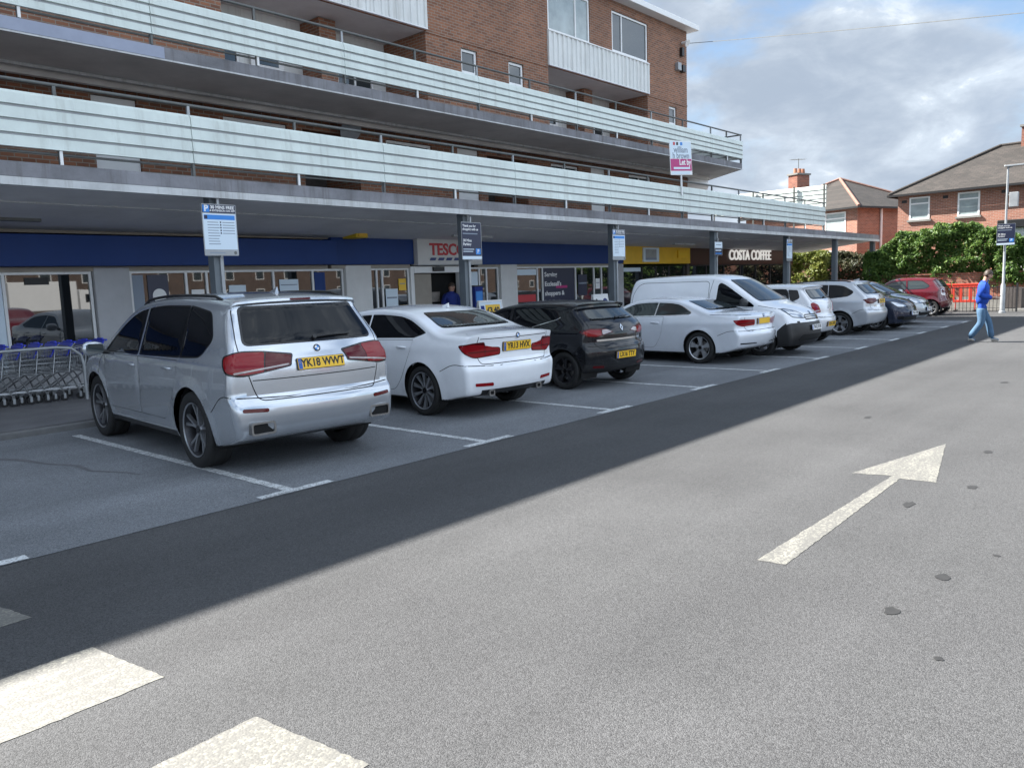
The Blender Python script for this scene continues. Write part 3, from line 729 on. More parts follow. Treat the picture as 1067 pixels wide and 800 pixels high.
# ------------------------------------------------------------------ car shapes (x forward from mid wheelbase, y left, z up)
def lamp(outer, inner, zs): return outer
SP = {}
SP['suv'] = dict(barrel='alloy_dark', paint=paint('silver_paint', (0.53, 0.56, 0.60), 0.68, 0.22), w0=.965, xf=2.39, xr=-2.50, xw=(1.467,-1.467), wr=.395, rimf=.71, tw=.27, ag=.052, tin=.012,
    prof=[(-2.18,.30,.05),(-2.43,.37,.06),(-2.485,.46,.05),(-2.505,.64,.08),(-2.485,.725,.03),(-2.43,.765,.04),(-2.44,.95,.10),(-2.425,1.09,.05),(-2.375,1.16,.05),(-2.335,1.27,.10),(-2.06,1.645,.05),(-2.13,1.685,.02),(-2.06,1.715,.04),(-1.7,1.755,.30),(-.8,1.785,.8),(.0,1.765,.6),(.62,1.66,.35),(1.38,1.14,.14),(1.9,1.07,.4),(2.22,.94,.16),(2.37,.78,.10),(2.39,.5,.12),(2.25,.28,.1),(1.8,.25,.1),(-1.9,.25,.1)],
    wz=[(.22,.88),(.36,.925),(.46,.945),(.62,.962),(.82,.965),(.98,.955),(1.08,.94),(1.16,.905),(1.30,.862),(1.66,.705),(1.80,.64)],
    belt=1.12, xr0=-1.5, kr=.085, xf0=1.3, kf=.13, cr=.13, crw=.10, cf=.22, cw=.13, ct=.035, b=.085, flare=.020, crease=(1.03,.007), under=.285,
    win=[[(1.10,1.125,.03),(.02,1.13,.01),(.10,1.635,.01),(.42,1.60,.15)],[(-.06,1.13,.01),(-1.16,1.14,.01),(-1.08,1.635,.01),(.02,1.64,.01)],[(-1.20,1.14,.01),(-1.66,1.155,.08),(-1.86,1.32,.06),(-1.66,1.57,.08),(-1.12,1.635,.02)]],
    wtrim=.020,
    doors=[[(1.00,.44,.05),(-.02,.44,.03),(-.02,1.098,.01),(1.12,1.098,.02),(1.08,.8,.1)],[(-.03,.44,.03),(-.75,.44,.10),(-1.02,.68,.25),(-1.16,1.0,.1),(-1.17,1.098,.01),(-.03,1.098,.01)]],
    handles={0:[(.16,.99)],1:[(-.90,1.0)]},
    side=[([(1.02,.24,.02),(-1.0,.24,.02),(-1.0,.335,.02),(1.02,.335,.02)],'black')],
    lid=(-2.6,-1.95,.78,1.72,.74), lidname='tailgate',
    seams=[([(-.70,1.60,.02),(-.79,1.25,.10),(-.735,.99,.02),(-.70,.86,.05),(-.655,.735,.06),(0,.735,.01),(.655,.735,.06),(.70,.86,.05),(.735,.99,.02),(.79,1.25,.10),(.70,1.60,.02)],'rear',.009),
           ([(-.70,.93),(.70,.93)],'rear',.006), ([(-2.44,.75,.02),(-2.15,.80,.1),(-1.93,.62,.02)],'side',.006), ([(1.12,1.10,.01),(1.30,.95,.05),(1.28,.72,.02)],'side',.006), ([(-.97,.36),(-1.0,.36)],'side',.006)],
    patches=[([(-.70,1.27,.06),(.70,1.27,.06),(.625,1.655,.05),(-.625,1.655,.05)],'rear','gloss_black','rear_window',.003) and ([(0,0)],'rear',[([(-.735,1.255,.07),(.735,1.255,.07),(.635,1.635,.05),(-.635,1.635,.05)],'gloss_black',.003),([(-.71,1.275,.06),(.71,1.275,.06),(.61,1.615,.05),(-.61,1.615,.05)],'car_glass',.006)],'rear_window',0),
        ([(0,0)],'rc',[([(-.50,1.04,.02),(.06,.965,.10),(.30,1.0,.08),(.37,1.16,.06),(.12,1.215,.08),(-.14,1.205,.05),(-.50,1.16,.03)],'gloss_black',.003),([(-.19,1.005,.02),(.06,.985,.08),(.27,1.015,.07),(.335,1.15,.05),(.12,1.20,.07),(-.17,1.19,.02)],'red_bright',.008),([(-.485,1.052,.02),(-.205,1.01,.01),(-.19,1.185,.01),(-.48,1.145,.02)],'red_lens',.008),([(-.47,1.056,.005),(.16,.997,.01),(.17,1.015,.01),(-.47,1.07,.005)],'white_lens',.011)],'tail_light',0),
        ([(.36,.655,.01),(.79,.655,.01),(.79,.70,.01),(.36,.70,.01)],'rear2','dark_lens','reflector',.004) and ([(-.24,.625,.008),(.06,.635,.008),(.06,.672,.008),(-.24,.662,.008)],'rc','red_lens','reflector',.005),
        ([(-.12,1.675,.005),(.12,1.675,.005),(.12,1.695,.005),(-.12,1.695,.005)],'rear','dark_lens','brake_light',.004)],
    plates=[('rear',0,1.05,0.06,'YK18 WWT',True)], badges=[('rear',0,1.19,'roundel',.042),('rear',-.60,1.20,'X5',.0)][:1],
    mirror=(.96,1.10), rails=[(.35,-1.75,.665,.0)], fin=-1.55, exhaust=[(.665,.475,.125,.062)], wiper=((0,1.29),(-.42,1.30)), spokes=5, pair=.20, sw=.030, alloy='alloy', glass='car_glass')
SP['saloon'] = dict(barrel='alloy_dark', scale=(1.0,1.025,1.055), paint=paint('white_paint_car', (0.80, 0.82, 0.85), 0, 0.25), w0=.905, xf=2.19, xr=-2.43, xw=(1.405,-1.405), wr=.328, rimf=.74, tw=.235, ag=.05, tin=.02,
    prof=[(-2.05,.26,.05),(-2.33,.30,.05),(-2.40,.40,.06),(-2.435,.58,.08),(-2.425,.66,.03),(-2.375,.70,.04),(-2.365,.86,.10),(-2.385,.99,.05),(-2.405,1.048,.025),(-2.28,1.075,.08),(-1.95,1.095,.2),(-1.76,1.105,.18),(-1.02,1.385,.30),(-.3,1.43,.7),(.3,1.40,.5),(.52,1.35,.2),(1.28,.99,.15),(1.7,.92,.4),(2.03,.79,.16),(2.16,.64,.10),(2.19,.4,.10),(2.05,.22,.1),(1.6,.2,.1),(-1.8,.2,.1)],
    wz=[(.18,.83),(.32,.865),(.45,.885),(.62,.902),(.78,.90),(.90,.885),(.98,.862),(1.05,.83),(1.35,.66),(1.45,.60)],
    belt=1.115, xr0=-1.4, kr=.10, xf0=1.2, kf=.14, cr=.15, crw=.12, cf=.24, cw=.14, ct=.04, b=.075, flare=.014, crease=(.86,.009), under=.235,
    win=[[(1.00,.985,.03),(-.10,1.005,.01),(-.05,1.325,.01),(.30,1.305,.15)],[(-.17,1.007,.01),(-1.24,1.03,.03),(-1.50,1.10,.10),(-1.13,1.26,.20),(-.60,1.33,.15),(-.12,1.325,.01)]],
    wtrim=.018, doors=[[(.98,.30,.05),(-.12,.30,.03),(-.12,.968,.01),(1.08,.95,.02),(1.06,.6,.1)],[(-.13,.30,.03),(-.78,.30,.10),(-1.0,.50,.2),(-1.20,.85,.15),(-1.24,.99,.02),(-.13,.968,.01)]],
    handles={0:[(.10,.865)],1:[(-1.0,.885)]},
    lid=(-2.6,-1.80,.72,1.2,.60), lidname='boot_lid',
    zones=((-2.5,-2.0,.2,.375,.60,'black'),),
    seams=[([(-.64,1.06,.01),(-.655,.95,.02),(-.64,.76,.03),(-.60,.685,.04),(.60,.685,.04),(.64,.76,.03),(.655,.95,.02),(.64,1.06,.01)],'rear',.008), ([(-2.37,1.062),(-1.78,1.1)],'side',.0) and ([(-.62,1.0),(.62,1.0)],'rear',.004),
           ([(-2.40,.66,.02),(-2.05,.70,.1),(-1.80,.60,.02)],'side',.005), ([(1.10,.97,.01),(1.35,.85,.05),(1.33,.62,.02)],'side',.005)],
    patches=[([(0,0)],'rear',[([(-.655,1.13,.05),(.655,1.13,.05),(.545,1.325,.05),(-.545,1.325,.05)],'gloss_black',.003),([(-.63,1.145,.04),(.63,1.145,.04),(.525,1.31,.05),(-.525,1.31,.05)],'car_glass_clear',.006)],'rear_window',0),
        ([(0,0)],'rc',[([(-.47,.79,.03),(.02,.76,.08),(.20,.83,.06),(.30,.93,.03),(.05,.955,.06),(-.19,.962,.02),(-.20,.905,.02),(-.47,.885,.03)],'dark_lens',.003),([(-.455,.80,.03),(.02,.772,.07),(.18,.835,.06),(.27,.918,.03),(.05,.94,.06),(-.18,.92,.02),(-.455,.875,.03)],'red_bright',.007),([(-.44,.838,.006),(.12,.83,.01),(.12,.845,.01),(-.44,.852,.006)],'red_lens',.010),([(-.19,.775,.0),(-.185,.775,0),(-.185,.945,0),(-.19,.945,0)],'gap',.010)],'tail_light',0),
        ([(-.33,.405,.01),(.0,.415,.01),(.0,.455,.012),(-.33,.45,.012)],'rc','red_bright','reflector',.005)],
    plates=[('rear',0,.885,0.0,'YR13 HVX',True)], badges=[('rear',0,1.015,'roundel',.038)], mirror=(.92,.98), fin=-.92, exhaust=[(.45,.315,.05,.04)], spokes=10, pair=.07, sw=.024, alloy='alloy', glass='car_glass')
SP['hatch'] = dict(paint=paint('black_paint_car', (0.005, 0.006, 0.009), 0, 0.2, 0.6, 0.15), w0=.865, xf=2.115, xr=-1.95, xw=(1.295,-1.295), wr=.31, rimf=.70, tw=.20, ag=.05,
    prof=[(-1.70,.27,.05),(-1.86,.32,.06),(-1.94,.46,.08),(-1.955,.62,.08),(-1.93,.70,.03),(-1.885,.735,.04),(-1.885,.93,.12),(-1.82,1.06,.06),(-1.765,1.11,.04),(-1.44,1.355,.05),(-1.53,1.395,.02),(-1.40,1.42,.06),(-.9,1.45,.3),(-.3,1.455,.6),(.25,1.40,.4),(.5,1.32,.2),(1.25,.99,.14),(1.6,.91,.3),(1.93,.76,.14),(2.08,.58,.10),(2.11,.38,.10),(1.95,.2,.1),(1.5,.19,.1),(-1.5,.2,.1)],
    wz=[(.18,.79),(.34,.83),(.50,.855),(.66,.865),(.82,.86),(.94,.845),(1.03,.81),(1.12,.77),(1.38,.635),(1.46,.58)],
    belt=1.05, xr0=-1.0, kr=.10, xf0=1.0, kf=.16, cr=.17, crw=.12, cf=.26, cw=.14, ct=.04, b=.08, flare=.022, crease=(.92,.012), under=.23,
    win=[[(1.02,.985,.03),(-.02,1.0,.01),(.02,1.34,.01),(.35,1.31,.15)],[(-.09,1.0,.01),(-.72,1.03,.02),(-1.16,1.17,.05),(-1.05,1.285,.06),(-.6,1.345,.1),(-.05,1.34,.01)]],
    wtrim=.018, doors=[[(.95,.30,.05),(-.05,.30,.03),(-.05,.965,.01),(1.05,.95,.02),(1.03,.6,.1)],[(-.06,.30,.03),(-.65,.30,.08),(-.88,.52,.2),(-.98,.85,.1),(-.86,.985,.05),(-.06,.965,.01)]],
    handles={0:[(.12,.88)]},
    lid=(-2.1,-1.38,.70,1.36,.66), lidname='tailgate',
    zones=((-2.1,-1.6,.2,.415,.95,'black'),),
    seams=[([(-.60,1.34,.02),(-.70,1.08,.05),(-.66,.95,.03),(-.62,.74,.05),(-.55,.67,.04),(.55,.67,.04),(.62,.74,.05),(.66,.95,.03),(.70,1.08,.05),(.60,1.34,.02)],'rear',.008), ([(-.58,.80),(.58,.80)],'rear',.030,'chrome'),
           ([(-.60,1.02,.01),(-1.12,1.145,.05),(-1.18,1.18,.01)],'side',.012,'chrome'), ([(-1.92,.70,.02),(-1.62,.72,.1),(-1.52,.58,.02)],'side',.005)],
    patches=[([(0,0)],'rear',[([(-.60,1.12,.07),(.60,1.12,.07),(.53,1.30,.05),(-.53,1.30,.05)],'gloss_black',.003),([(-.575,1.135,.06),(.575,1.135,.06),(.51,1.285,.05),(-.51,1.285,.05)],'car_glass_clear',.006)],'rear_window',0),
        ([(0,0)],'rc',[([(-.50,.925,.01),(-.10,.855,.06),(.16,.865,.06),(.34,.955,.02),(.10,1.0,.06),(-.30,.985,.06)],'dark_lens',.003),([(-.20,.885,.02),(-.06,.87,.03),(.14,.88,.05),(.27,.945,.02),(.09,.98,.05),(-.18,.965,.02)],'red_bright',.007),([(-.46,.93,.01),(-.22,.89,.02),(-.20,.965,.02),(-.32,.972,.03)],'white_lens',.007)],'tail_light',0),
        ([(-.24,.345,.01),(.04,.36,.01),(.04,.395,.01),(-.24,.385,.01)],'rc','red_lens','reflector',.005)],
    plates=[('rear',.0,.545,0.0,'LX16 TTY',True)], badges=[('rear',0,.985,'diamond',.062)], mirror=(.90,.97), wiper=((0,1.135),(-.36,1.15)), spokes=5, pair=.16, sw=.045, alloy='alloy_dark', glass='car_glass')
SP['convertible'] = dict(barrel='alloy_dark', paint=paint('pearl_white_car', (0.72, 0.75, 0.80), 0.15, 0.25), w0=.893, xf=2.17, xr=-2.41, xw=(1.38,-1.38), wr=.325, rimf=.72, tw=.23, ag=.045, tin=.02,
    prof=[(-2.05,.26,.05),(-2.32,.33,.06),(-2.40,.48,.08),(-2.415,.60,.05),(-2.39,.66,.03),(-2.35,.70,.04),(-2.35,.86,.10),(-2.37,.965,.04),(-2.28,1.01,.06),(-1.9,1.05,.2),(-1.62,1.065,.16),(-.86,1.335,.25),(-.2,1.372,.6),(.25,1.345,.4),(.45,1.30,.2),(1.25,.955,.14),(1.7,.88,.4),(2.0,.76,.16),(2.14,.62,.10),(2.17,.4,.10),(2.05,.22,.1),(1.6,.2,.1),(-1.8,.2,.1)],
    wz=[(.18,.82),(.32,.85),(.46,.875),(.62,.892),(.76,.89),(.88,.872),(.96,.845),(1.03,.80),(1.30,.645),(1.40,.58)],
    belt=1.08, xr0=-1.4, kr=.10, xf0=1.2, kf=.14, cr=.16, crw=.12, cf=.24, cw=.14, ct=.04, b=.075, flare=.014, crease=(.80,.010), under=.235,
    win=[[(1.00,.955,.03),(-.28,.985,.01),(-.30,1.275,.01),(.30,1.255,.15)],[(-.31,.986,.01),(-1.13,1.0,.04),(-1.17,1.04,.05),(-.80,1.225,.20),(-.45,1.275,.1),(-.33,1.275,.01)]],
    wtrim=.014, doors=[[(.98,.30,.05),(-.30,.30,.10),(-.50,.60,.2),(-.53,.965,.02),(1.08,.93,.02),(1.06,.6,.1)]],
    handles={0:[(-.33,.83)]}, trimmat='chrome',
    lid=(-2.6,-1.66,.70,1.2,.60), lidname='boot_lid',
    seams=[([(-.64,1.02,.01),(-.65,.92,.02),(-.63,.75,.03),(-.58,.675,.04),(.58,.675,.04),(.63,.75,.03),(.65,.92,.02),(.64,1.02,.01)],'rear',.008), ([(-2.38,.66,.02),(-2.05,.68,.1),(-1.80,.58,.02)],'side',.005), ([(-1.62,1.075),(-1.60,1.0),(-2.3,.98)],'side',.005)],
    patches=[([(0,0)],'rear',[([(-.64,1.085,.05),(.64,1.085,.05),(.53,1.275,.05),(-.53,1.275,.05)],'gloss_black',.003),([(-.61,1.10,.04),(.61,1.10,.04),(.51,1.26,.05),(-.51,1.26,.05)],'car_glass_clear',.006)],'rear_window',0),
        ([(0,0)],'rc',[([(-.42,.775,.03),(.02,.755,.06),(.22,.80,.05),(.30,.885,.04),(.05,.90,.06),(-.42,.885,.03)],'red_bright',.005),([(-.40,.815,.008),(.14,.81,.01),(.14,.825,.01),(-.40,.83,.008)],'red_lens',.009)],'tail_light',0),
        ([(-.5,.40,.02),(.10,.40,.02),(.10,.43,.01),(-.5,.42,.01)],'rc','gap','bumper_vent',.003)],
    plates=[('rear',0,.845,0.0,'',True)], badges=[('rear',0,.955,'roundel',.036)], mirror=(.92,.95), spokes=5, pair=.16, sw=.055, alloy='alloy_bright', glass='car_glass_clear')
SP['van'] = dict(paint=paint('van_white', (0.78, 0.80, 0.83), 0, 0.3), w0=.905, xf=2.27, xr=-2.12, xw=(1.365,-1.365), wr=.315, rimf=.66, tw=.2, ag=.055, tin=.03,
    prof=[(-2.0,.28,.05),(-2.12,.45,.08),(-2.12,1.0,.2),(-2.08,1.5,.2),(-1.98,1.72,.10),(-1.85,1.785,.10),(-1.2,1.815,.4),(-.3,1.83,.7),(.25,1.80,.4),(.60,1.70,.25),(1.42,1.165,.16),(1.75,1.09,.3),(2.06,.95,.14),(2.16,.82,.06),(2.21,.74,.04),(2.26,.6,.1),(2.26,.38,.1),(2.1,.22,.1),(1.6,.2,.1),(-1.7,.22,.1)],
    wz=[(.18,.85),(.34,.88),(.55,.90),(.75,.905),(.95,.90),(1.10,.88),(1.20,.865),(1.5,.80),(1.72,.74),(1.84,.70)],
    belt=1.14, xr0=-1.4, kr=.05, xf0=1.1, kf=.17, cr=.07, crw=.06, cf=.26, cw=.14, ct=.035, b=.09, flare=.014, under=.24, bonnet=(1.35,2.12,.90,1.25,.78),
    win=[[(1.22,1.085,.05),(.30,1.13,.04),(.34,1.60,.06),(.56,1.60,.10)]],
    wtrim=.014, doors=[[(.98,.32,.05),(.16,.32,.03),(.16,1.09,.02),(.22,1.10,.02),(1.20,1.055,.02),(1.02,.7,.1)]],
    handles={0:[(.30,.98)]}, handlemat='black',
    zones=((2.08,2.4,.2,.735,.95,'black'),(1.7,2.4,.2,.70,.95,'black')),
    side=[([(2.4,.2,.0),(1.72,.2,.0),(1.72,.55,.02),(1.90,.72,.10),(2.4,.74,0)],'black'),([(.95,.2,.02),(-.95,.2,.02),(-.95,.33,.02),(.95,.33,.02)],'black'),([(.9,.52,.02),(-.93,.52,.02),(-.93,.62,.02),(.9,.62,.02)],'black')],
    seams=[([(.10,1.62,.04),(.04,1.66,.04),(-1.75,1.66,.2),(-1.92,1.4,.1),(-1.95,1.16,.04),(.10,1.14,.04)],'side',.010,'gap',True), ([(.20,1.70,.02),(.13,1.4,.02),(.13,.34,.02)],'side',.007), ([(1.30,1.1,.02),(1.75,1.02,.1),(2.05,.90,.02)],'side',.005)],
    patches=[([(0,0)],'front',[([(-.76,1.19,.08),(.76,1.19,.08),(.63,1.68,.08),(-.63,1.68,.08)],'gloss_black',.003),([(-.73,1.215,.07),(.73,1.215,.07),(.605,1.66,.07),(-.605,1.66,.07)],'car_glass_clear',.006)],'windscreen',0),
        ([(0,0)],'fc',[([(-.36,.80,.02),(.10,.83,.06),(.46,1.02,.03),(.30,1.03,.05),(-.10,.965,.10),(-.33,.88,.03)],'gloss_black',.003),([(-.33,.815,.02),(.10,.845,.06),(.40,1.005,.03),(.28,1.012,.05),(-.10,.95,.10),(-.31,.87,.03)],'clear_lens',.007)],'headlight',0),
        ([(-.36,.765,.03),(.36,.765,.03),(.31,.885,.05),(-.31,.885,.05)],'front','gloss_black','grille',.004),
        ([(-.34,.80,.005),(.34,.80,.005),(.34,.812,.005),(-.34,.812,.005)],'front','chrome','grille',.009),
        ([(-.33,.84,.005),(.33,.84,.005),(.33,.852,.005),(-.33,.852,.005)],'front','chrome','grille',.009),
        ([(-.60,.33,.04),(.60,.33,.04),(.52,.46,.05),(-.52,.46,.05)],'front','gap','lower_grille',.004)],
    plates=[('front',0,.60,0.0,'YN12 KVB',False)], badges=[('front',0,.915,'disc',.045)], mirror=(1.02,1.12), mirrormat='black', spokes=6, pair=.0, sw=.07, alloy='alloy', glass='car_glass')
SP['small'] = dict(paint=paint('white_small_car', (0.68, 0.69, 0.71), 0.1, 0.25), w0=.848, xf=2.05, xr=-1.82, xw=(1.215,-1.215), wr=.30, rimf=.70, tw=.19, ag=.045,
    prof=[(-1.55,.27,.05),(-1.73,.31,.06),(-1.81,.46,.08),(-1.82,.62,.06),(-1.785,.70,.03),(-1.735,.73,.04),(-1.725,.95,.12),(-1.675,1.08,.06),(-1.62,1.12,.04),(-1.36,1.415,.05),(-1.45,1.45,.02),(-1.32,1.485,.06),(-.8,1.515,.3),(-.2,1.52,.6),(.3,1.455,.4),(.5,1.38,.2),(1.10,1.02,.14),(1.5,.94,.3),(1.85,.79,.14),(2.0,.6,.10),(2.05,.4,.10),(1.9,.2,.1),(1.5,.19,.1),(-1.35,.2,.1)],
    wz=[(.18,.78),(.34,.815),(.50,.838),(.66,.848),(.84,.845),(.96,.828),(1.06,.795),(1.14,.765),(1.42,.665),(1.52,.62)],
    belt=1.06, xr0=-.9, kr=.10, xf0=.9, kf=.16, cr=.17, crw=.12, cf=.24, cw=.16, ct=.04, b=.08, flare=.020, crease=(.90,.008), under=.23,
    win=[[(.95,1.02,.03),(-.02,1.03,.01),(.0,1.42,.01),(.35,1.38,.15)],[(-.06,1.03,.01),(-.80,1.05,.04),(-1.02,1.12,.08),(-.95,1.36,.08),(-.6,1.415,.1),(-.04,1.42,.01)]],
    wtrim=.028, doors=[[(.90,.30,.05),(-.03,.30,.03),(-.03,.99,.01),(.98,.98,.02),(.96,.6,.1)],[(-.04,.30,.03),(-.60,.30,.08),(-.80,.52,.2),(-.92,.85,.1),(-.86,1.0,.05),(-.04,.99,.01)]],
    handles={0:[(.10,.90)],1:[(-.72,.91)]},
    lid=(-2.0,-1.30,.69,1.42,.64), lidname='tailgate',
    seams=[([(-.58,1.40,.02),(-.66,1.12,.05),(-.62,.95,.03),(-.60,.74,.05),(-.54,.665,.04),(.54,.665,.04),(.60,.74,.05),(.62,.95,.03),(.66,1.12,.05),(.58,1.40,.02)],'rear',.008), ([(-1.80,.68,.02),(-1.55,.70,.1),(-1.44,.58,.02)],'side',.005)],
    patches=[([(0,0)],'rear',[([(-.62,1.125,.08),(.62,1.125,.08),(.54,1.365,.06),(-.54,1.365,.06)],'gloss_black',.003),([(-.59,1.145,.07),(.59,1.145,.07),(.515,1.345,.06),(-.515,1.345,.06)],'car_glass_clear',.006)],'rear_window',0),
        ([(0,0)],'rc',[([(-.26,.80,.04),(.04,.78,.06),(.13,.86,.06),(.20,1.02,.03),(.08,1.05,.04),(-.16,.98,.08)],'red_bright',.006),([(-.20,.825,.02),(.02,.81,.02),(.02,.85,.02),(-.19,.86,.02)],'white_lens',.010)],'tail_light',0),
        ([(-1.08,1.05,.03),(-1.30,1.16,.05),(-1.22,1.36,.04),(-.98,1.37,.02)],'side','gloss_black','pillar_trim',.003)],
    plates=[('rear',.0,.50,0.0,'YS14 OPD',True)], badges=[('rear',0,.90,'disc',.04)], mirror=(.84,1.0), wiper=((0,1.15),(-.34,1.16)), spokes=5, pair=.14, sw=.045, alloy='alloy', glass='car_glass')
SP['estate'] = dict(paint=paint('pale_silver_car', (0.52, 0.54, 0.57), 0.45, 0.28), w0=.905, xf=2.32, xr=-2.28, xw=(1.343,-1.343), wr=.325, rimf=.70, tw=.22, ag=.05,
    prof=[(-1.95,.28,.05),(-2.17,.33,.06),(-2.26,.48,.08),(-2.28,.64,.06),(-2.25,.72,.03),(-2.20,.75,.04),(-2.19,.95,.12),(-2.13,1.09,.06),(-2.07,1.13,.04),(-1.70,1.445,.05),(-1.78,1.48,.02),(-1.66,1.505,.06),(-1.0,1.535,.3),(-.3,1.53,.6),(.3,1.47,.4),(.55,1.39,.2),(1.30,1.01,.14),(1.75,.93,.3),(2.1,.80,.14),(2.27,.62,.10),(2.32,.4,.10),(2.15,.2,.1),(1.6,.19,.1),(-1.6,.2,.1)],
    wz=[(.18,.83),(.34,.865),(.50,.89),(.66,.905),(.84,.90),(.96,.885),(1.06,.845),(1.14,.81),(1.42,.69),(1.54,.63)],
    belt=1.08, xr0=-1.2, kr=.10, xf0=1.1, kf=.16, cr=.17, crw=.12, cf=.26, cw=.16, ct=.04, b=.08, flare=.016, crease=(.92,.010), under=.24,
    win=[[(1.05,1.0,.03),(-.02,1.02,.01),(.02,1.42,.01),(.40,1.38,.15)],[(-.09,1.02,.01),(-.98,1.04,.02),(-.94,1.42,.02),(-.05,1.43,.01)],[(-1.03,1.045,.02),(-1.55,1.10,.08),(-1.68,1.20,.06),(-1.40,1.36,.10),(-.99,1.41,.02)]],
    wtrim=.018, doors=[[(1.0,.30,.05),(-.05,.30,.03),(-.05,.985,.01),(1.08,.97,.02),(1.06,.6,.1)],[(-.06,.30,.03),(-.68,.30,.08),(-.92,.55,.2),(-1.02,.85,.1),(-1.0,1.0,.02),(-.06,.985,.01)]],
    handles={0:[(.12,.90)],1:[(-.86,.92)]},
    lid=(-2.4,-1.62,.71,1.45,.68), lidname='tailgate',
    seams=[([(-.62,1.43,.02),(-.72,1.12,.05),(-.68,.95,.03),(-.64,.76,.05),(-.58,.685,.04),(.58,.685,.04),(.64,.76,.05),(.68,.95,.03),(.72,1.12,.05),(.62,1.43,.02)],'rear',.008), ([(-.5,.80),(.5,.80)],'rear',.02,'chrome'), ([(-2.26,.70,.02),(-1.92,.73,.1),(-1.68,.6,.02)],'side',.005)],
    patches=[([(0,0)],'rear',[([(-.66,1.14,.08),(.66,1.14,.08),(.58,1.395,.06),(-.58,1.395,.06)],'gloss_black',.003),([(-.63,1.16,.07),(.63,1.16,.07),(.555,1.375,.06),(-.555,1.375,.06)],'car_glass_clear',.006)],'rear_window',0),
        ([(0,0)],'rc',[([(-.42,.93,.05),(-.10,.865,.06),(.16,.88,.06),(.34,.99,.03),(.05,1.03,.06),(-.36,1.02,.06)],'dark_lens',.004),([(-.30,.93,.03),(-.08,.885,.04),(.12,.90,.04),(.24,.97,.03),(.04,1.0,.04),(-.28,.99,.04)],'red_lens',.008)],'tail_light',0)],
    plates=[('rear',.0,.93,0.0,'FJ61 RZE',True)], badges=[('rear',0,1.075,'disc',.04)], mirror=(.95,.98), wiper=((0,1.16),(-.36,1.17)), rails=[(.25,-1.55,.60,.0)], fin=-1.5, spokes=5, pair=.14, sw=.045, alloy='alloy', glass='car_glass')
def front_hatch(paint_, txt, seam=True):
    return dict(paint=paint_, w0=.87, xf=2.10, xr=-1.92, xw=(1.27,-1.27), wr=.315, rimf=.70, tw=.2, ag=.05,
    prof=[(-1.70,.27,.05),(-1.86,.32,.06),(-1.91,.46,.08),(-1.92,.66,.06),(-1.86,.74,.04),(-1.86,.95,.12),(-1.80,1.06,.06),(-1.42,1.38,.06),(-1.48,1.42,.02),(-1.35,1.445,.06),(-.8,1.48,.3),(-.2,1.485,.6),(.3,1.42,.4),(.55,1.33,.2),(1.28,.99,.14),(1.65,.93,.3),(1.92,.83,.14),(2.05,.68,.08),(2.10,.5,.10),(2.08,.34,.08),(1.95,.2,.1),(1.5,.19,.1),(-1.5,.2,.1)],
    wz=[(.18,.80),(.34,.835),(.50,.86),(.66,.87),(.84,.862),(.96,.84),(1.04,.80),(1.12,.77),(1.38,.655),(1.48,.60)],
    belt=1.03, xr0=-1.0, kr=.10, xf0=1.0, kf=.17, cr=.17, crw=.12, cf=.30, cw=.16, ct=.04, b=.08, flare=.018, crease=(.86,.008), under=.23, bonnet=(1.25,2.0,.80,1.05,.70),
    win=[[(1.02,.99,.03),(-.02,1.0,.01),(.02,1.36,.01),(.40,1.31,.15)],[(-.09,1.0,.01),(-.95,1.03,.04),(-1.22,1.14,.08),(-.98,1.30,.10),(-.05,1.36,.01)]],
    wtrim=.018, doors=[[(.95,.30,.05),(-.05,.30,.03),(-.05,.965,.01),(1.05,.95,.02),(1.03,.6,.1)],[(-.06,.30,.03),(-.65,.30,.08),(-.88,.52,.2),(-.98,.85,.1),(-.95,.985,.02),(-.06,.965,.01)]],
    handles={0:[(.12,.88)],1:[(-.8,.89)]},
    seams=[([(1.27,.97,.02),(1.7,.90,.1),(1.95,.79,.02)],'side',.005)],
    patches=[([(0,0)],'front',[([(-.70,1.01,.08),(.70,1.01,.08),(.57,1.34,.08),(-.57,1.34,.08)],'gloss_black',.003),([(-.67,1.03,.07),(.67,1.03,.07),(.545,1.325,.07),(-.545,1.325,.07)],'car_glass_clear',.006)],'windscreen',0),
        ([(0,0)],'fc',[([(-.34,.68,.03),(.10,.68,.06),(.46,.84,.03),(.30,.86,.05),(-.05,.80,.10),(-.32,.75,.03)],'gloss_black',.003),([(-.31,.695,.02),(.10,.697,.06),(.40,.83,.03),(.28,.842,.05),(-.05,.785,.10),(-.30,.735,.03)],'clear_lens',.007)],'headlight',0),
        ([(-.34,.62,.03),(.34,.62,.03),(.37,.715,.04),(-.37,.715,.04)],'front','gloss_black','grille',.004),
        ([(-.55,.30,.04),(.55,.30,.04),(.48,.40,.05),(-.48,.40,.05)],'front','gap','lower_grille',.004),
        ([(-.20,.33,.02),(.10,.33,.03),(.12,.42,.03),(-.18,.42,.02)],'fc','gloss_black','fog_light',.004)],
    plates=[('front',0,.50,0.0,txt,False)], badges=[('front',0,.735,'disc',.05)], mirror=(.90,.975), spokes=5, pair=.14, sw=.05, alloy='alloy_bright', glass='car_glass')
SP['navy_hatch'] = front_hatch(paint('navy_car', (0.006, 0.013, 0.036), 0.2, 0.2, 0.6, 0.2), 'YK63 ZNB')
SP['grey_hatch'] = front_hatch(paint('grey_silver_car', (0.36, 0.39, 0.41), 0.5, 0.28), 'DV11 LJE')
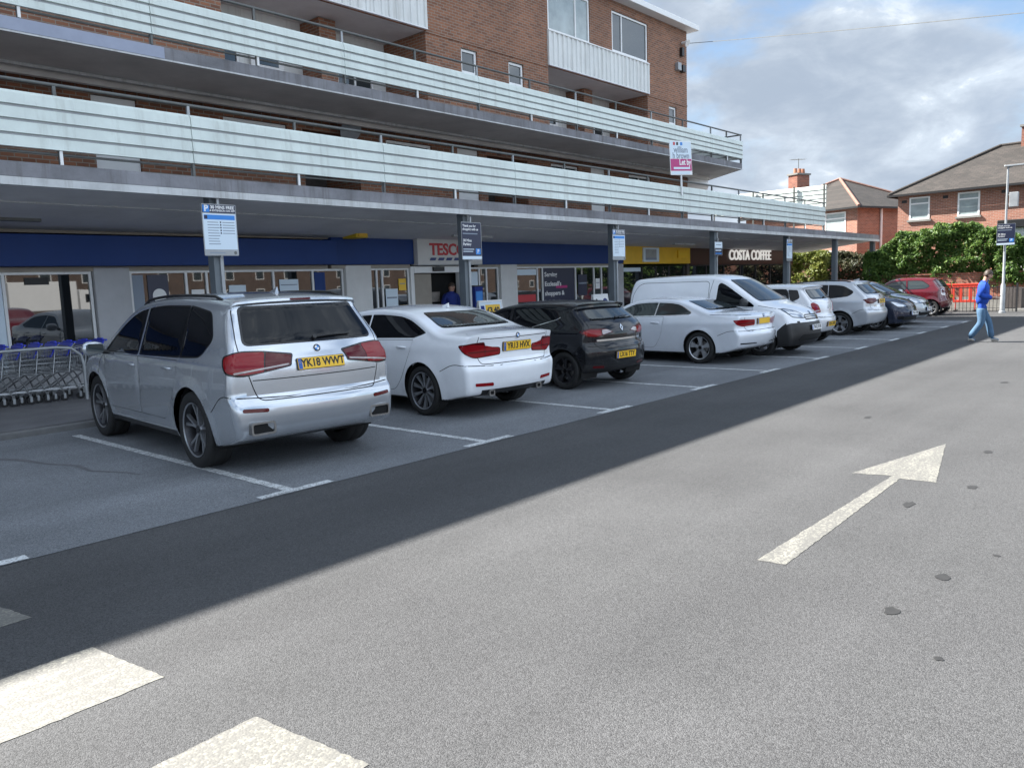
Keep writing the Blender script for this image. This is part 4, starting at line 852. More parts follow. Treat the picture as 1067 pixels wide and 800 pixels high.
SP['city'] = dict(paint=paint('dark_red_car', (0.105, 0.004, 0.010), 0.1, 0.22), w0=.813, xf=1.83, xr=-1.72, xw=(1.15,-1.15), wr=.295, rimf=.70, tw=.185, ag=.05,
    prof=[(-1.48,.27,.05),(-1.63,.31,.06),(-1.71,.46,.08),(-1.72,.60,.08),(-1.68,.70,.04),(-1.65,.90,.15),(-1.58,1.04,.06),(-1.52,1.08,.04),(-1.28,1.38,.06),(-1.34,1.415,.02),(-1.22,1.445,.06),(-.7,1.485,.3),(-.1,1.49,.6),(.35,1.42,.4),(.5,1.35,.2),(1.05,1.02,.14),(1.35,.95,.3),(1.68,.80,.16),(1.81,.6,.12),(1.83,.4,.10),(1.7,.2,.1),(1.3,.19,.1),(-1.25,.2,.1)],
    wz=[(.18,.74),(.34,.78),(.50,.803),(.66,.813),(.84,.81),(.96,.79),(1.06,.755),(1.14,.73),(1.38,.625),(1.5,.57)],
    belt=1.03, xr0=-.8, kr=.13, xf0=.8, kf=.18, cr=.20, crw=.14, cf=.28, cw=.16, ct=.05, b=.09, flare=.020, crease=(.90,.010), under=.23,
    win=[[(.88,1.01,.03),(-.28,1.02,.01),(-.24,1.38,.01),(.34,1.35,.15)],[(-.35,1.02,.02),(-.95,1.04,.04),(-1.12,1.12,.10),(-.80,1.34,.12),(-.31,1.38,.02)]],
    wtrim=.018, doors=[[(.80,.30,.05),(-.30,.30,.03),(-.33,.98,.01),(.92,.965,.02),(.86,.6,.1)]],
    handles={0:[(-.16,.90)]}, handlemat='chrome',
    lid=(-2.0,-1.24,.56,1.40,.58), lidname='tailgate',
    seams=[([(-.50,1.38,.02),(-.58,1.08,.05),(-.57,.75,.05),(-.50,.56,.04),(.50,.56,.04),(.57,.75,.05),(.58,1.08,.05),(.50,1.38,.02)],'rear',.008)],
    patches=[([(0,0)],'rear',[([(-.54,1.09,.08),(.54,1.09,.08),(.48,1.33,.06),(-.48,1.33,.06)],'gloss_black',.003),([(-.51,1.11,.07),(.51,1.11,.07),(.455,1.31,.06),(-.455,1.31,.06)],'car_glass_clear',.006)],'rear_window',0),
        ([(0,0)],'rc',[([(-.14,.78,.04),(.10,.79,.04),(.14,1.0,.05),(-.06,1.02,.05)],'chrome',.003),([(-.12,.80,.04),(.08,.81,.04),(.12,.985,.05),(-.05,1.0,.05)],'white_lens',.006),([(-.10,.88,.02),(.09,.88,.02),(.115,.975,.04),(-.045,.985,.04)],'red_lens',.009)],'tail_light',0)],
    plates=[('rear',.0,.72,0.0,'YG62 HDN',True)], badges=[('rear',0,.96,'disc',.045)], badgecol='red_lens', mirror=(.78,.98), wiper=((0,1.12),(-.30,1.13)), spokes=7, pair=.0, sw=.05, alloy='alloy', glass='car_glass_clear')
# ------------------------------------------------------------------ ground
def sheet(name, pts, z, m):
    g = MB(); g.add([(x,y,z) for x,y in pts], [tuple(range(len(pts)))], m); return struct(g.build(name))
sheet('road', [(-120,-140),(300,-140),(300,200),(-120,200)], 0.0, 'asphalt')
BX0, BX1, BY0, BY1 = -12.0, 30.4, 6.02, 11.55
sheet('parking_bay_tarmac', [(BX0,BY0),(BX1,BY0),(BX1,BY1),(BX0,BY1)], 0.004, 'bay_asphalt')
pv = MB(); pv.box((-14,11.67,-.1),(44.5,16.6,.10),'pavement'); struct(pv.build('pavement'))
kb = MB(); kb.box((-14,11.55,-.1),(44.5,11.672,.085),'dark_kerb'); struct(kb.build('kerb', bevel=.015))
BW = 2.544; BAY0 = 3.849
def worn(mb, pts, z, m, seed, amp=.004, cuts=()):
    rr = random.Random(seed); out = []; k = len(pts)
    for i in range(k):
        a, b_ = Vector(pts[i]), Vector(pts[(i+1)%k]); n = max(2,int((b_-a).length/.035)); nn = Vector((-(b_-a).y,(b_-a).x)).normalized()
        out += [a.lerp(b_,q/n)+nn*(rr.uniform(-amp,amp) if q else 0) for q in range(n)]
    V2, T2 = cdt([(out,True)], 0)
    mb.add([(p.x,p.y,z) for p in V2], [t for t in T2 if inside((V2[t[0]]+V2[t[1]]+V2[t[2]])/3,out)], m)
ml = MB()
for n in range(-3, 11):
    x = BAY0+BW*n
    worn(ml, [(x-.05,6.14),(x+.05,6.14),(x+.05,11.05),(x-.05,11.05)], .008, 'line', n, .005)
    worn(ml, [(x-.33,6.03),(x+.42,6.03),(x+.42,6.138),(x-.33,6.138)], .008, 'line', n+50, .005)
struct(ml.build('bay_markings'))
ar = MB()
a0, a1 = Vector((4.30,1.845)), Vector((6.72,1.845)); hw = .088
K = 1.0615
worn(ar, [(x*K,y*K) for x,y in ((4.29,1.93),(4.31,1.765),(6.70,1.81),(6.72,1.55),(8.28,1.84),(6.68,2.18),(6.76,1.885))], .0025, 'arrow', 1)
struct(ar.build('arrow_marking'))
zb = MB()
for (p, q) in (((1.35,3.955),(1.43,3.37)), ((1.505,2.75),(1.585,2.14)), ((1.19,5.16),(1.295,4.60))):
    worn(zb, [(p[0]*K,p[1]*K),(q[0]*K,q[1]*K),(q[0]*K-2.6,q[1]*K-.05),(p[0]*K-2.6,p[1]*K-.05)], .0025, 'zebra', int(p[0]*100), .005)
struct(zb.build('crossing_marking'))
# tar stains in the bays and dark spots on the road
st = MB(); M['crack'] = mat('tar_seal', (0.11,0.11,0.115), 0.8, var=0.3, vscale=20); M['stain'] = mat('oil_stain', (0.020,0.020,0.020), 0.8, var=0.3, vscale=20)
def blot(cx, cy, rx, ry, z, seed):
    rr = random.Random(seed); k = 14; st.add([(cx*1.0615+rx*math.cos(2*PI*i/k)*rr.uniform(.6,1.15), cy*1.0615+ry*math.sin(2*PI*i/k)*rr.uniform(.6,1.15), z) for i in range(k)], [tuple(range(k))], 'stain')
for i,(x,y,rx,ry) in enumerate([(4.62,1.02,.045,.028),(4.00,1.10,.05,.03),(5.97,1.55,.07,.03),(6.72,1.30,.05,.03),(5.15,.86,.02,.015),(8.1,1.45,.06,.03),(11.5,1.2,.10,.04),(9.4,2.9,.08,.03),(13.2,2.2,.12,.04),(3.6,.8,.02,.015)]): blot(x,y,rx*1.3,ry*1.5,.003,i)
struct(st.build('road_stains'))
cr_ = MB()
pts = [(2.6,10.45),(2.85,9.95),(2.95,9.45),(3.12,9.0),(3.10,8.6),(3.28,8.2),(3.33,7.95)]
V = []
for i,(x,y) in enumerate(pts):
    w = (.03,.045,.02,.03,.022,.018,.006)[i]; V += [(x-w,y-w*.3,.0065),(x+w,y+w*.3,.0065)]
cr_.add(V, [(2*i,2*i+1,2*i+3,2*i+2) for i in range(len(pts)-1)], 'crack'); struct(cr_.build('tarmac_crack'))
far = MB(); far.box((36.9,3.4,-.1),(60,6.3,.10),'kerb'); struct(far.build('far_pavement', bevel=.02))
gr = MB(); gr.box((37.4,6.2,-.1),(44,40,.05),'kerb'); struct(gr.build('yard'))

# ------------------------------------------------------------------ the block of flats over the shops
OB = (12.0, 15.9, 0.0)
bld = empty('apartment_building', OB, 'brown brick block of flats with white slatted decks above a row of shops', 'building')
def part(mb, name, parent=None, **k): 
    o = mb.build(name, parent or bld, org=OB, **k); return o
def holed_wall(mb, x0, x1, z0, z1, y, holes, m, depth=.12, rm=None):
    xs = sorted({x0,x1,*[h[0] for h in holes],*[h[1] for h in holes]}); zs = sorted({z0,z1,*[h[2] for h in holes],*[h[3] for h in holes]})
    xs = [x for x in xs if x0 <= x <= x1]; zs = [z for z in zs if z0 <= z <= z1]
    for a,b_ in zip(xs[:-1],xs[1:]):
        for c,d in zip(zs[:-1],zs[1:]):
            mx_, mz_ = (a+b_)/2, (c+d)/2
            if any(h[0] < mx_ < h[1] and h[2] < mz_ < h[3] for h in holes): continue
            mb.add([(a,y,c),(b_,y,c),(b_,y,d),(a,y,d)], [(0,1,2,3)], m)
    for h in holes:
        dp = h[4] if len(h) > 4 else depth; a,b_,c,d = h[:4]; r_ = rm or m
        mb.add([(a,y,c),(b_,y,c),(b_,y,d),(a,y,d),(a,y+dp,c),(b_,y+dp,c),(b_,y+dp,d),(a,y+dp,d)], [(0,4,5,1),(1,5,6,2),(2,6,7,3),(3,7,4,0)], r_)
def slope(x): return -0.0045*(x-4) if x > 4 else 0.0
def window(x0, x1, z0, z1, y, parent=None, lights=(0.5,), fw=.06, glass='glass', nm='window', top=None, name_fr='frame'):
    """frame with glass set back in it; lights: positions of the mullions, top: height of a transom"""
    f = MB(); d = .06
    def bar(a,b_,c,e): f.box((a,y,c),(b_,y+d,e),'upvc')
    bar(x0,x0+fw,z0,z1); bar(x1-fw,x1,z0,z1); bar(x0+fw,x1-fw,z0,z0+fw); bar(x0+fw,x1-fw,z1-fw,z1)
    cuts = [x0+fw]+[x0+(x1-x0)*t for t in lights]+[x1-fw]
    for t in lights: c = x0+(x1-x0)*t; bar(c-fw*.45,c+fw*.45,z0+fw,z1-fw)
    if top: 
        for a,b_ in zip(cuts[:-1],cuts[1:]): bar(a+(.0 if a == cuts[0] else fw*.45), b_-(0 if b_ == cuts[-1] else fw*.45), top-fw*.4, top+fw*.4)
    f.box((x0-.04,y-.05,z0-.035),(x1+.04,y+.05,z0-.002),'upvc')
    w = f.build(nm, parent or bld, org=OB, bevel=.006)
    g = MB(); g.add([(x0+fw*.5,y+.035,z0+fw*.5),(x1-fw*.5,y+.035,z0+fw*.5),(x1-fw*.5,y+.035,z1-fw*.5),(x0+fw*.5,y+.035,z1-fw*.5)], [(0,1,2,3)], glass)
    g.build('pane', w, org=OB)
    return w
YW = 15.9; XL, XR = -9.0, 28.84
mods = [20.15, 9.2, -1.75]                         # left end of each recessed porch
holes = []
for m0 in mods:
    holes += [(m0,m0+5.8,5.95,8.42,1.7), (m0+.04,m0+2.27,9.5,10.9), (m0+3.55,m0+5.84,9.53,10.88)]
small = [(16.31,16.96),(18.28,18.97),(27.46,28.03),(5.35,6.0),(7.33,8.0)]
for a,b_ in small: holes.append((a,b_,7.58,8.25))
l1w = [(20.15,21.6),(24.6,26.1),(13.47,15.05),(9.05,10.6),(2.6,4.1)]
for a,b_ in l1w: holes.append((a,b_,4.45,5.50))
l1d = [(16.0,16.85),(22.3,23.15),(6.4,7.25)]
for a,b_ in l1d: holes.append((a,b_,3.66,5.55))
l1r = [(17.2,19.0),(11.0,12.6)]
for a,b_ in l1r: holes.append((a,b_,3.66,5.45,1.4))
wl = MB(); holed_wall(wl, XL, XR, 3.45, 11.2, YW, holes, 'brick')
wl.box((XL,YW+.005,3.45),(XL+.3,24,11.2),'brick'); 
wl.add([(XR,YW,3.45),(XR,24,3.45),(XR,24,11.2),(XR,YW,11.2)], [(0,1,2,3)], 'brick')
wl.add([(XL,24,3.45),(XR,24,3.45),(XR,24,11.2),(XL,24,11.2)], [(3,2,1,0)], 'brick')
for m0 in mods: wl.box((m0+3.1,YW+.9,5.95),(m0+3.6,YW+1.69,8.40),'brick')
for (a,b_) in [(15.02,20.13),(26.0,28.83),(4.07,9.18),(XL+.32,-1.77)]: wl.box((a,YW-.022,8.38),(b_,YW+.02,8.455),'brick')
part(wl, 'wall')
for m0 in mods:
    pb = MB(); pb.add([(m0,YW+1.695,5.95),(m0+5.8,YW+1.695,5.95),(m0+5.8,YW+1.695,8.42),(m0,YW+1.695,8.42)], [(0,1,2,3)], 'white_panel'); pb.add([(m0+.01,YW+.02,8.415),(m0+5.79,YW+.02,8.415),(m0+5.79,YW+1.69,8.415),(m0+.01,YW+1.69,8.415)],[(0,3,2,1)],'soffit'); part(pb, 'porch_lining')
for a,b_ in l1r: pb = MB(); pb.add([(a,YW+1.39,3.66),(b_,YW+1.39,3.66),(b_,YW+1.39,5.45),(a,YW+1.39,5.45)], [(0,1,2,3)], 'wood'); part(pb, 'porch_lining')
for m0 in mods:
    for a,b_ in ((m0+.3,m0+1.3),(m0+4.1,m0+5.3)): window(a,b_,7.0,8.2,YW+1.62,lights=(.5,))
    dd = MB(); dd.box((m0+1.6,YW+1.60,5.96),(m0+2.5,YW+1.68,8.1),'white'); dd.box((m0+1.75,YW+1.588,7.2),(m0+2.35,YW+1.60,7.9),'glass'); part(dd,'door',bevel=.01)
    # ribbed white balcony front
    rb = MB(); x = m0; V = []; y0 = YW-.07; k = 0
    while x < m0+5.83:
        yy = y0 if (k//2)%2 == 0 else y0+.035; V += [(x,yy,8.47),(x,yy,9.47)]; x += .02 if k%2 else .10; k += 1
    V += [(m0+5.83,y0,8.47),(m0+5.83,y0,9.47)]; q = len(V)//2
    rb.add(V, [(2*i,2*i+2,2*i+3,2*i+1) for i in range(q-1)], 'white_panel')
    rb.box((m0-.01,y0-.02,9.47),(m0+5.84,YW+.1,9.505),'upvc'); rb.box((m0-.01,y0-.005,8.44),(m0+5.84,YW+.1,8.47),'soffit'); rb.box((m0-.01,y0,8.47),(m0,YW+.05,9.47),'white_panel'); rb.box((m0+5.83,y0,8.47),(m0+5.84,YW+.05,9.47),'white_panel')
    part(rb, 'balcony_front')
    window(m0+.06,m0+2.25,9.52,10.88,YW+.02,lights=(.66,),glass='glass_curtain'); window(m0+3.57,m0+5.82,9.55,10.86,YW+.02,lights=(.27,),glass='glass')
for a,b_ in small: window(a+.01,b_-.01,7.60,8.24,YW+.05,lights=(),fw=.07)
for a,b_ in l1w: window(a+.01,b_-.01,4.47,5.49,YW+.05,lights=(.5,),fw=.07)
for a,b_ in l1d: dd = MB(); dd.box((a+.01,YW+.05,3.67),(b_-.01,YW+.10,5.54),'white'); part(dd,'door')
rf = MB(); rf.box((XL-.2,15.5,11.2),(29.12,24.3,11.40),'white'); rf.box((XL,15.7,11.40),(28.9,24.1,11.44),'roof_felt'); part(rf,'roof',bevel=.015)
# upper deck
DY = 13.5
dk = MB(); dk.prism([(XL,DY),(28.62,DY),(30.55,15.88),(XL,15.88)], 5.70, 5.92, 'concrete'); dk.add([(XL,DY+.03,5.697),(28.6,DY+.03,5.697),(30.5,15.87,5.697),(XL,15.87,5.697)], [(0,3,2,1)], 'deck_soffit')
dk.box((XL,DY-.012,5.692),(28.62,DY+.0,5.722),'pale_edge'); dk.box((XL,15.25,5.56),(29.4,15.36,5.695),'deck_soffit'); dk.box((XL,15.05,5.64),(28,15.10,5.695),'pale_edge')
dk.prism([(28.9,15.895),(30.6,15.895),(32.2,16.8),(32.2,18.5),(28.9,18.5)], 5.50, 5.92, 'soffit')
dk.box((XL,DY-.012,5.725),(6.7,DY-.003,5.915),'lavender'); part(dk, 'deck_slab', bevel=.01)
def parapet(x0, x1, y, z0, z1, zr, fall, step=3.94, org_x=6.5, end_ret=None, slab=None):
    cuts = [x0]; x = org_x+math.ceil((x0-org_x)/step)*step
    while x < x1: 
        if x > x0+.3: cuts.append(x)
        x += step
    cuts.append(x1)
    fz = (lambda xx: slope(xx)) if fall else (lambda xx: 0.0)
    def boards(ax, bx, n=4):
        g = MB(); h = (z1-z0)/n
        for (xa, xb) in ((ax+.006,bx-.006),):
            prof = []
            for i in range(n): prof += [(y+.032, z0+h*i),(y-.004, z0+h*i+.004),(y-.002, z0+h*i+.012),(y+.012, z0+h*(i+1)-.036),(y+.032, z0+h*(i+1)-.031)]
            prof = prof+[(y+.045,z1),(y+.045,z0)]; k = len(prof)
            V = [(xa,p[0],p[1]+fz(xa)) for p in prof]+[(xb,p[0],p[1]+fz(xb)) for p in prof]
            Q = [(i,(i+1)%k,k+(i+1)%k,k+i) for i in range(k)]; back = [q for i,q in enumerate(Q) if i % 5 == 4 and i < 5*(n-1)]
            g.add(V, [q for q in Q if q not in back]+[tuple(range(k-1,-1,-1)),tuple(range(k,2*k))], 'cladding'); g.add(V, back, 'galv')  # groove backs coloured darker to paint in shade between the slats
        part(g, 'parapet_panel', merge=True)
    for a,b_ in zip(cuts[:-1],cuts[1:]): boards(a,b_)
    posts = sorted(set(cuts)|{(a+b_)/2 for a,b_ in zip(cuts[:-1],cuts[1:])})
    for i,px in enumerate(posts):
        px = min(max(px,x0+.05),x1-.05); g = MB(); g.box((px-.022,y+.05,slab+fz(px)),(px+.022,y+.09,zr+fz(px)),'rail' if i % 2 else 'galv'); g.box((px-.02,y+.02,slab+fz(px)+.002),(px+.02,y+.048,z0+fz(px)+.03),'white' if i % 2 else 'rail'); part(g,'parapet_post')
    g = MB(); g.tube([(xx,y+.07,zr+fz(xx)) for xx in (x0,(x0+x1)/2,x1)], .026, 'rail', n=8); g.tube([(xx,y+.07,z0+fz(xx)-.03) for xx in (x0,(x0+x1)/2,x1)], .018, 'rail', n=6); part(g,'handrail',smooth=50)
parapet(XL, 28.6, DY-.04, 6.08, 6.72, 6.95, False, slab=5.92)
def end_panel(x, y0, y1, z0, z1, zr, n=4):
    g = MB(); h = (z1-z0)/n; prof = []
    for i in range(n): prof += [(x+.032, z0+h*i),(x-.004,z0+h*i+.004),(x-.002,z0+h*i+.012),(x+.012,z0+h*(i+1)-.03),(x+.032,z0+h*(i+1)-.026)]
    prof += [(x+.045,z1),(x+.045,z0)]; k = len(prof)
    Q = [(i,k+i,k+(i+1)%k,(i+1)%k) for i in range(k)]; back = [q for i,q in enumerate(Q) if i % 5 == 4 and i < 5*(n-1)]; V = [(p[0],y0,p[1]) for p in prof]+[(p[0],y1,p[1]) for p in prof]
    g.add(V, [q for q in Q if q not in back]+[tuple(range(k)),tuple(range(2*k-1,k-1,-1))], 'cladding'); g.add(V, back, 'galv'); part(g,'parapet_panel', merge=True)  # darker groove backs again stand in for the slat shadows
    if zr: g = MB(); g.tube([(x-.07,y0,zr),(x-.07,y1,zr)],.026,'rail',n=8); part(g,'handrail',smooth=50)
end_panel(28.62, DY, 15.6, 6.08, 6.72, 6.95)
# canopy over the shops, which is also the lower deck
cn = MB()
def slab(a, b_, y0, y1, z0, z1, m):
    k = 12; V = []
    for i in range(k+1):
        x = a+(b_-a)*i/k; d = slope(x); V += [(x,y0,z0+d),(x,y1,z0+d),(x,y1,z1+d),(x,y0,z1+d)]
    cn.add(V, [(4*i+j,4*i+4+j,4*i+4+(j+1)%4,4*i+(j+1)%4) for i in range(k) for j in range(4)]+[(0,1,2,3),(4*k+3,4*k+2,4*k+1,4*k)], m)
CX1 = 41.45
slab(XL, CX1, 12.42, 16.25, 3.47, 3.67, 'concrete'); slab(XL, CX1-.003, 12.40, 12.47, 3.35, 3.462, 'pale_edge'); pv_ = len(cn.v); slab(XL, CX1-.01, 12.475, 16.24, 3.43, 3.468, 'soffit')
for q in range(pv_, len(cn.v)):
    vx,vy,vz = cn.v[q]
    if vy > 15 and vz < 3.45+slope(vx): cn.v[q] = (vx,vy,vz-.42)
slab(XL, 39.3, 13.8, 13.83, 3.262, 3.29, 'pale_edge')
cn.box((30.0,16.26,3.2),(39.4,25,3.44),'roof_felt'); part(cn,'canopy')
parapet(XL, 34.2, 12.41, 3.87, 4.63, 4.80, True, slab=3.67)
end_panel(34.32, 12.45, 17.6, 4.52, 5.42, None, n=5)
for py_ in (12.47,13.75,15.6,17.5): g = MB(); g.box((34.22,py_,3.55),(34.28,py_+.06,5.47),'rail'); part(g,'screen_post')
for cx in (1.0,6.86,12.8,18.68,24.64,30.7,35.97,41.1):
    c = MB(); c.box((cx-.085,12.55,.10),(cx+.085,12.74,3.43+slope(cx)),'column'); c.box((cx+.015,12.515,.10),(cx+.075,12.548,3.43+slope(cx)),'galv'); part(c,'column',bevel=.006)
for (lx,m) in ((4.3,'rail'),(15.6,'pale_edge'),(27.0,'pale_edge')):
    l = MB(); l.box((lx-.75,15.0,3.09+slope(lx)),(lx+.75,15.12,3.18+slope(lx)),m); part(l,'soffit_light',bevel=.015)
# shops
YS = 16.0
sh = MB(); sh.box((XL,YS+.35,.1),(39.3,24,3.42),'interior'); sh.box((39.3,YS+.02,.1),(39.42,24,3.2),'brick')
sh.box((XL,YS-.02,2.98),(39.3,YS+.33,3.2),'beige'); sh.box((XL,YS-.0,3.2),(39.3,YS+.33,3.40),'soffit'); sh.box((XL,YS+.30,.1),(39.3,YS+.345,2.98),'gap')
part(sh,'shop_walls')
def fascia(a, b_, y, z0, z1, m, nm='fascia'):
    g = MB(); g.box((a,y,z0),(b_,YS+.28,z1),m); part(g,nm,bevel=.008)
fascia(XL,11.55,15.62,2.37,2.93,'navy'); fascia(11.57,14.17,15.85,2.37,3.03,'navy'); fascia(16.68,24.1,15.85,2.35,3.05,'navy')
fascia(24.12,28.93,15.85,2.33,2.98,'yellow_sign'); fascia(28.95,39.3,15.85,2.28,2.98,'maroon')
fr = MB(); 
for a,b_ in ((XL,11.5),(11.6,14.1),(16.7,24.1)): fr.box((a,YS-.06,2.28),(b_,YS+.1,2.365),'beige')
part(fr,'shop_head')
def pier(a, b_, m): g = MB(); g.box((a,YS-.08,.1),(b_,YS+.26,2.35),m); part(g,'pier',bevel=.01)
pier(6.16,6.82,'grey_pier'); pier(12.0,12.78,'white_pier'); pier(17.64,18.38,'white_pier'); pier(23.5,24.2,'grey_pier'); pier(3.9,4.4,'grey_pier'); pier(28.8,29.0,'wood'); pier(38.9,39.3,'wood')
def shopwin(a, b_, z0=.45, z1=2.28, mull=(), m='upvc', fw=.05):
    f = MB(); y = YS
    f.box((a,y,z0),(a+fw,y+.08,z1),m); f.box((b_-fw,y,z0),(b_,y+.08,z1),m); f.box((a+fw,y,z0),(b_-fw,y+.08,z0+fw),m); f.box((a+fw,y,z1-fw),(b_-fw,y+.08,z1),m)
    for x in mull: f.box((x-fw/2,y,z0+fw),(x+fw/2,y+.08,z1-fw),m)
    f.box((a,y+.0,.1),(b_,y+.1,z0-.003),'grey_pier')
    o = part(f,'shop_window',bevel=.005); g = MB(); g.add([(a+.02,y+.04,z0+.02),(b_-.02,y+.04,z0+.02),(b_-.02,y+.04,z1-.02),(a+.02,y+.04,z1-.02)],[(0,1,2,3)],'shop_glass'); g.build('pane', o, org=OB)
    return o
def poster(win, a, b_, z0, z1, m, y=None): 
    g = MB(); y = YS+.028 if y is None else y; g.box((a,y,z0),(b_,y+.006,z1),m); return g
w1 = shopwin(4.42,6.14,mull=(4.66,)); g = poster(w1,4.47,4.63,.5,2.2,'sign_pale'); g.box((5.0,YS+.02,2.05),(5.4,YS+.03,2.18),'ink'); g.build('poster',w1,org=OB)
w0_ = shopwin(-3.0,3.88,mull=(-1,.9,2.6))
w2 = shopwin(6.84,11.98,mull=(8.0,8.45,10.05,11.1)); g = poster(w2,6.90,7.12,.5,2.2,'sign_grey'); g.build('poster',w2,org=OB); g = MB(); g.box((8.95,YS+.02,1.35),(9.35,YS+.03,1.95),'sign_pale'); g.build('poster',w2,org=OB); g = MB(); g.box((7.2,YS+.02,1.45),(7.62,YS+.03,2.2),'sign_navy'); g.cyl((7.42,YS+.019,1.78),(7.42,YS+.012,1.78),.14,'white',n=24); g.build('poster',w2,org=OB); g = MB(); g.box((11.15,YS+.02,.6),(11.45,YS+.03,2.2),'navy'); g.build('poster',w2,org=OB)
w3 = shopwin(12.8,14.1,mull=(13.02,13.2)); 
w4 = shopwin(16.05,17.62,mull=(16.3,16.8,17.1)); g = poster(w4,16.35,16.75,1.75,2.15,'sign_pale'); g.box((16.33,YS+.02,.9),(16.78,YS+.03,1.7),'staff_blue'); g.build('poster',w4,org=OB)
w5 = shopwin(18.4,23.48,mull=(19.45,19.70,21.45,22.5,22.95))
g = poster(w5,18.46,19.4,.55,1.5,'ink'); g.box((18.46,YS+.02,2.02),(19.4,YS+.03,2.2),'sign_pale'); g.box((18.46,YS+.022,1.2),(19.35,YS+.03,1.42),'red_letter')
for k,(t,zz,sz) in enumerate((('Serving',2.02,.20),("Ecclesall's",1.72,.20),('shoppers &',1.42,.20),('little families',1.14,.18))): g.text(t,'white',face_to((19.82,YS+.026,zz),(0,-1,0)),size=sz,depth=.004,bold=.004,align='LEFT',sx=1.1)
g.box((19.76,YS+.030,.6),(21.38,YS+.036,2.22),'sign_navy'); g.box((20.4,YS+.029,1.58),(21.0,YS+.03,1.66),'magenta'); g.build('poster',w5,org=OB)
for wx_,(a_,z_,w_,h_,m_) in ((w2,(8.1,1.5,.28,.38,'white')),(w2,(10.2,1.75,.5,.3,'sign_pale')),(w2,(9.6,.9,.35,.5,'red_letter')),(w3,(13.3,1.2,.4,.55,'sign_pale')),(w3,(13.75,1.7,.25,.3,'plate_y')),(w5,(21.6,1.3,.5,.7,'sign_navy')),(w5,(22.6,1.5,.25,.35,'white'))):
    g = MB(); g.box((a_,YS+.02,z_),(a_+w_,YS+.03,z_+h_),m_); g.box((a_+.03,YS+.016,z_+h_*.55),(a_+w_-.03,YS+.0195,z_+h_*.62),'sign_grey'); g.build('poster',wx_,org=OB)
w6 = shopwin(24.22,28.78,mull=(25.6,26.6,27.6),m='gloss_black'); g = poster(w6,24.3,25.5,2.06,2.2,'sign_pale'); g.build('poster',w6,org=OB)
w7 = shopwin(29.02,38.88,mull=(30.6,32.2,33.8,35.4,37.0),m='wood')
# entrance: open doorway with a dim lobby
en = MB(); en.box((14.12,YS-.05,.1),(14.24,YS+.12,2.32),'upvc'); en.box((15.94,YS-.05,.1),(16.04,YS+.12,2.32),'upvc'); en.box((14.25,YS-.05,2.14),(15.93,YS+.12,2.32),'upvc'); en.box((14.9,YS-.12,2.18),(15.3,YS-.052,2.30),'black'); part(en,'entrance_frame',bevel=.008)
ed = MB(); ed.box((14.26,YS+.10,.1),(14.98,YS+.14,2.12),'beige'); part(ed,'sliding_door')
M['lobby'] = mat('lobby_shelves', (0.20,0.18,0.16), 0.7, var=0.5, vscale=5)
eb = MB(); eb.box((14.99,YS+.24,.1),(15.93,YS+.29,1.9),'gap'); eb.box((15.0,YS+.17,1.35),(15.35,YS+.235,1.62),'lobby'); eb.box((15.0,YS+.17,.95),(15.35,YS+.235,1.22),'lobby'); part(eb,'lobby_display')
sd_ = MB(); sd_.cyl((12.17,15.62,5.52),(12.17,15.70,5.56),.30,'galv',r1=.10,n=20); sd_.cyl((12.17,15.70,5.56),(12.17,15.9,5.45),.02,'galv'); tag(sd_.build('satellite_dish',org=(12.17,15.9,5.5)),'grey satellite dish on the brick wall behind the lower deck rail','satellite dish')
fl = MB(); fl.box((28.28,15.74,9.6),(28.5,15.9,9.86),'black'); fl.box((27.95,15.76,9.62),(28.2,15.9,9.9),'galv'); tag(fl.build('alarm_box',org=(28.2,15.9,9.6),bevel=.01),'small grey and black alarm box high on the brick corner','alarm box')
f2 = MB(); f2.cyl((28.5,15.9,10.72),(28.5,15.72,10.70),.05,'white',n=14); f2.cyl((28.5,15.72,10.70),(28.5,15.66,10.66),.11,'white',r1=.13,n=18); f2.box((28.3,15.78,10.2),(28.45,15.9,10.5),'black'); tag(f2.build('flood_lamp',org=(28.5,15.9,10.7),smooth=40),'round white flood lamp under the roof edge at the brick corner','lamp')
yb = MB(); yb.box((11.9,15.30,2.98),(12.25,15.84,3.18),'yellow_box'); yb.box((11.95,15.27,3.0),(12.2,15.30,3.16),'yellow_sign'); tag(yb.build('alarm_box',org=(12.1,15.6,3.0),bevel=.02),'yellow box hung under the canopy beside the navy fascia','alarm box')
# shop signs
s = MB(); s.box((14.19,15.72,2.34),(16.64,15.99,3.04),'sign_pale'); s.box((14.19,15.715,2.34),(16.64,15.722,2.36),'galv')
M['sign_cream'] = mat('cream_sign_board', (0.60,0.585,0.56), 0.45, var=0.05)
s.mats[0] = M['sign_cream']
s.text('TESCO','red_letter',face_to((15.30,15.714,2.74),(0,-1,0)),size=.43,depth=.02,bold=.012,sx=1.02)
for k in range(5): a = 14.60+k*.30; s.prism([(a,2.46),(a+.20,2.46),(a+.25,2.535),(a+.05,2.535)],15.715,15.702,'blue_letter',axis='y')
tag(s.build('shop_sign',org=(15.4,15.9,2.34)),'cream shop sign with red capitals over a row of navy dashes','shop sign')
s = MB(); s.text('COSTA COFFEE','lit_letter',face_to((34.45,15.82,2.655),(0,-1,0)),size=.62,depth=.05,bold=.006,sx=1.0); tag(s.build('shop_sign',org=(34.4,15.85,2.6)),'white capital letters of the coffee shop on its dark maroon fascia','shop sign')
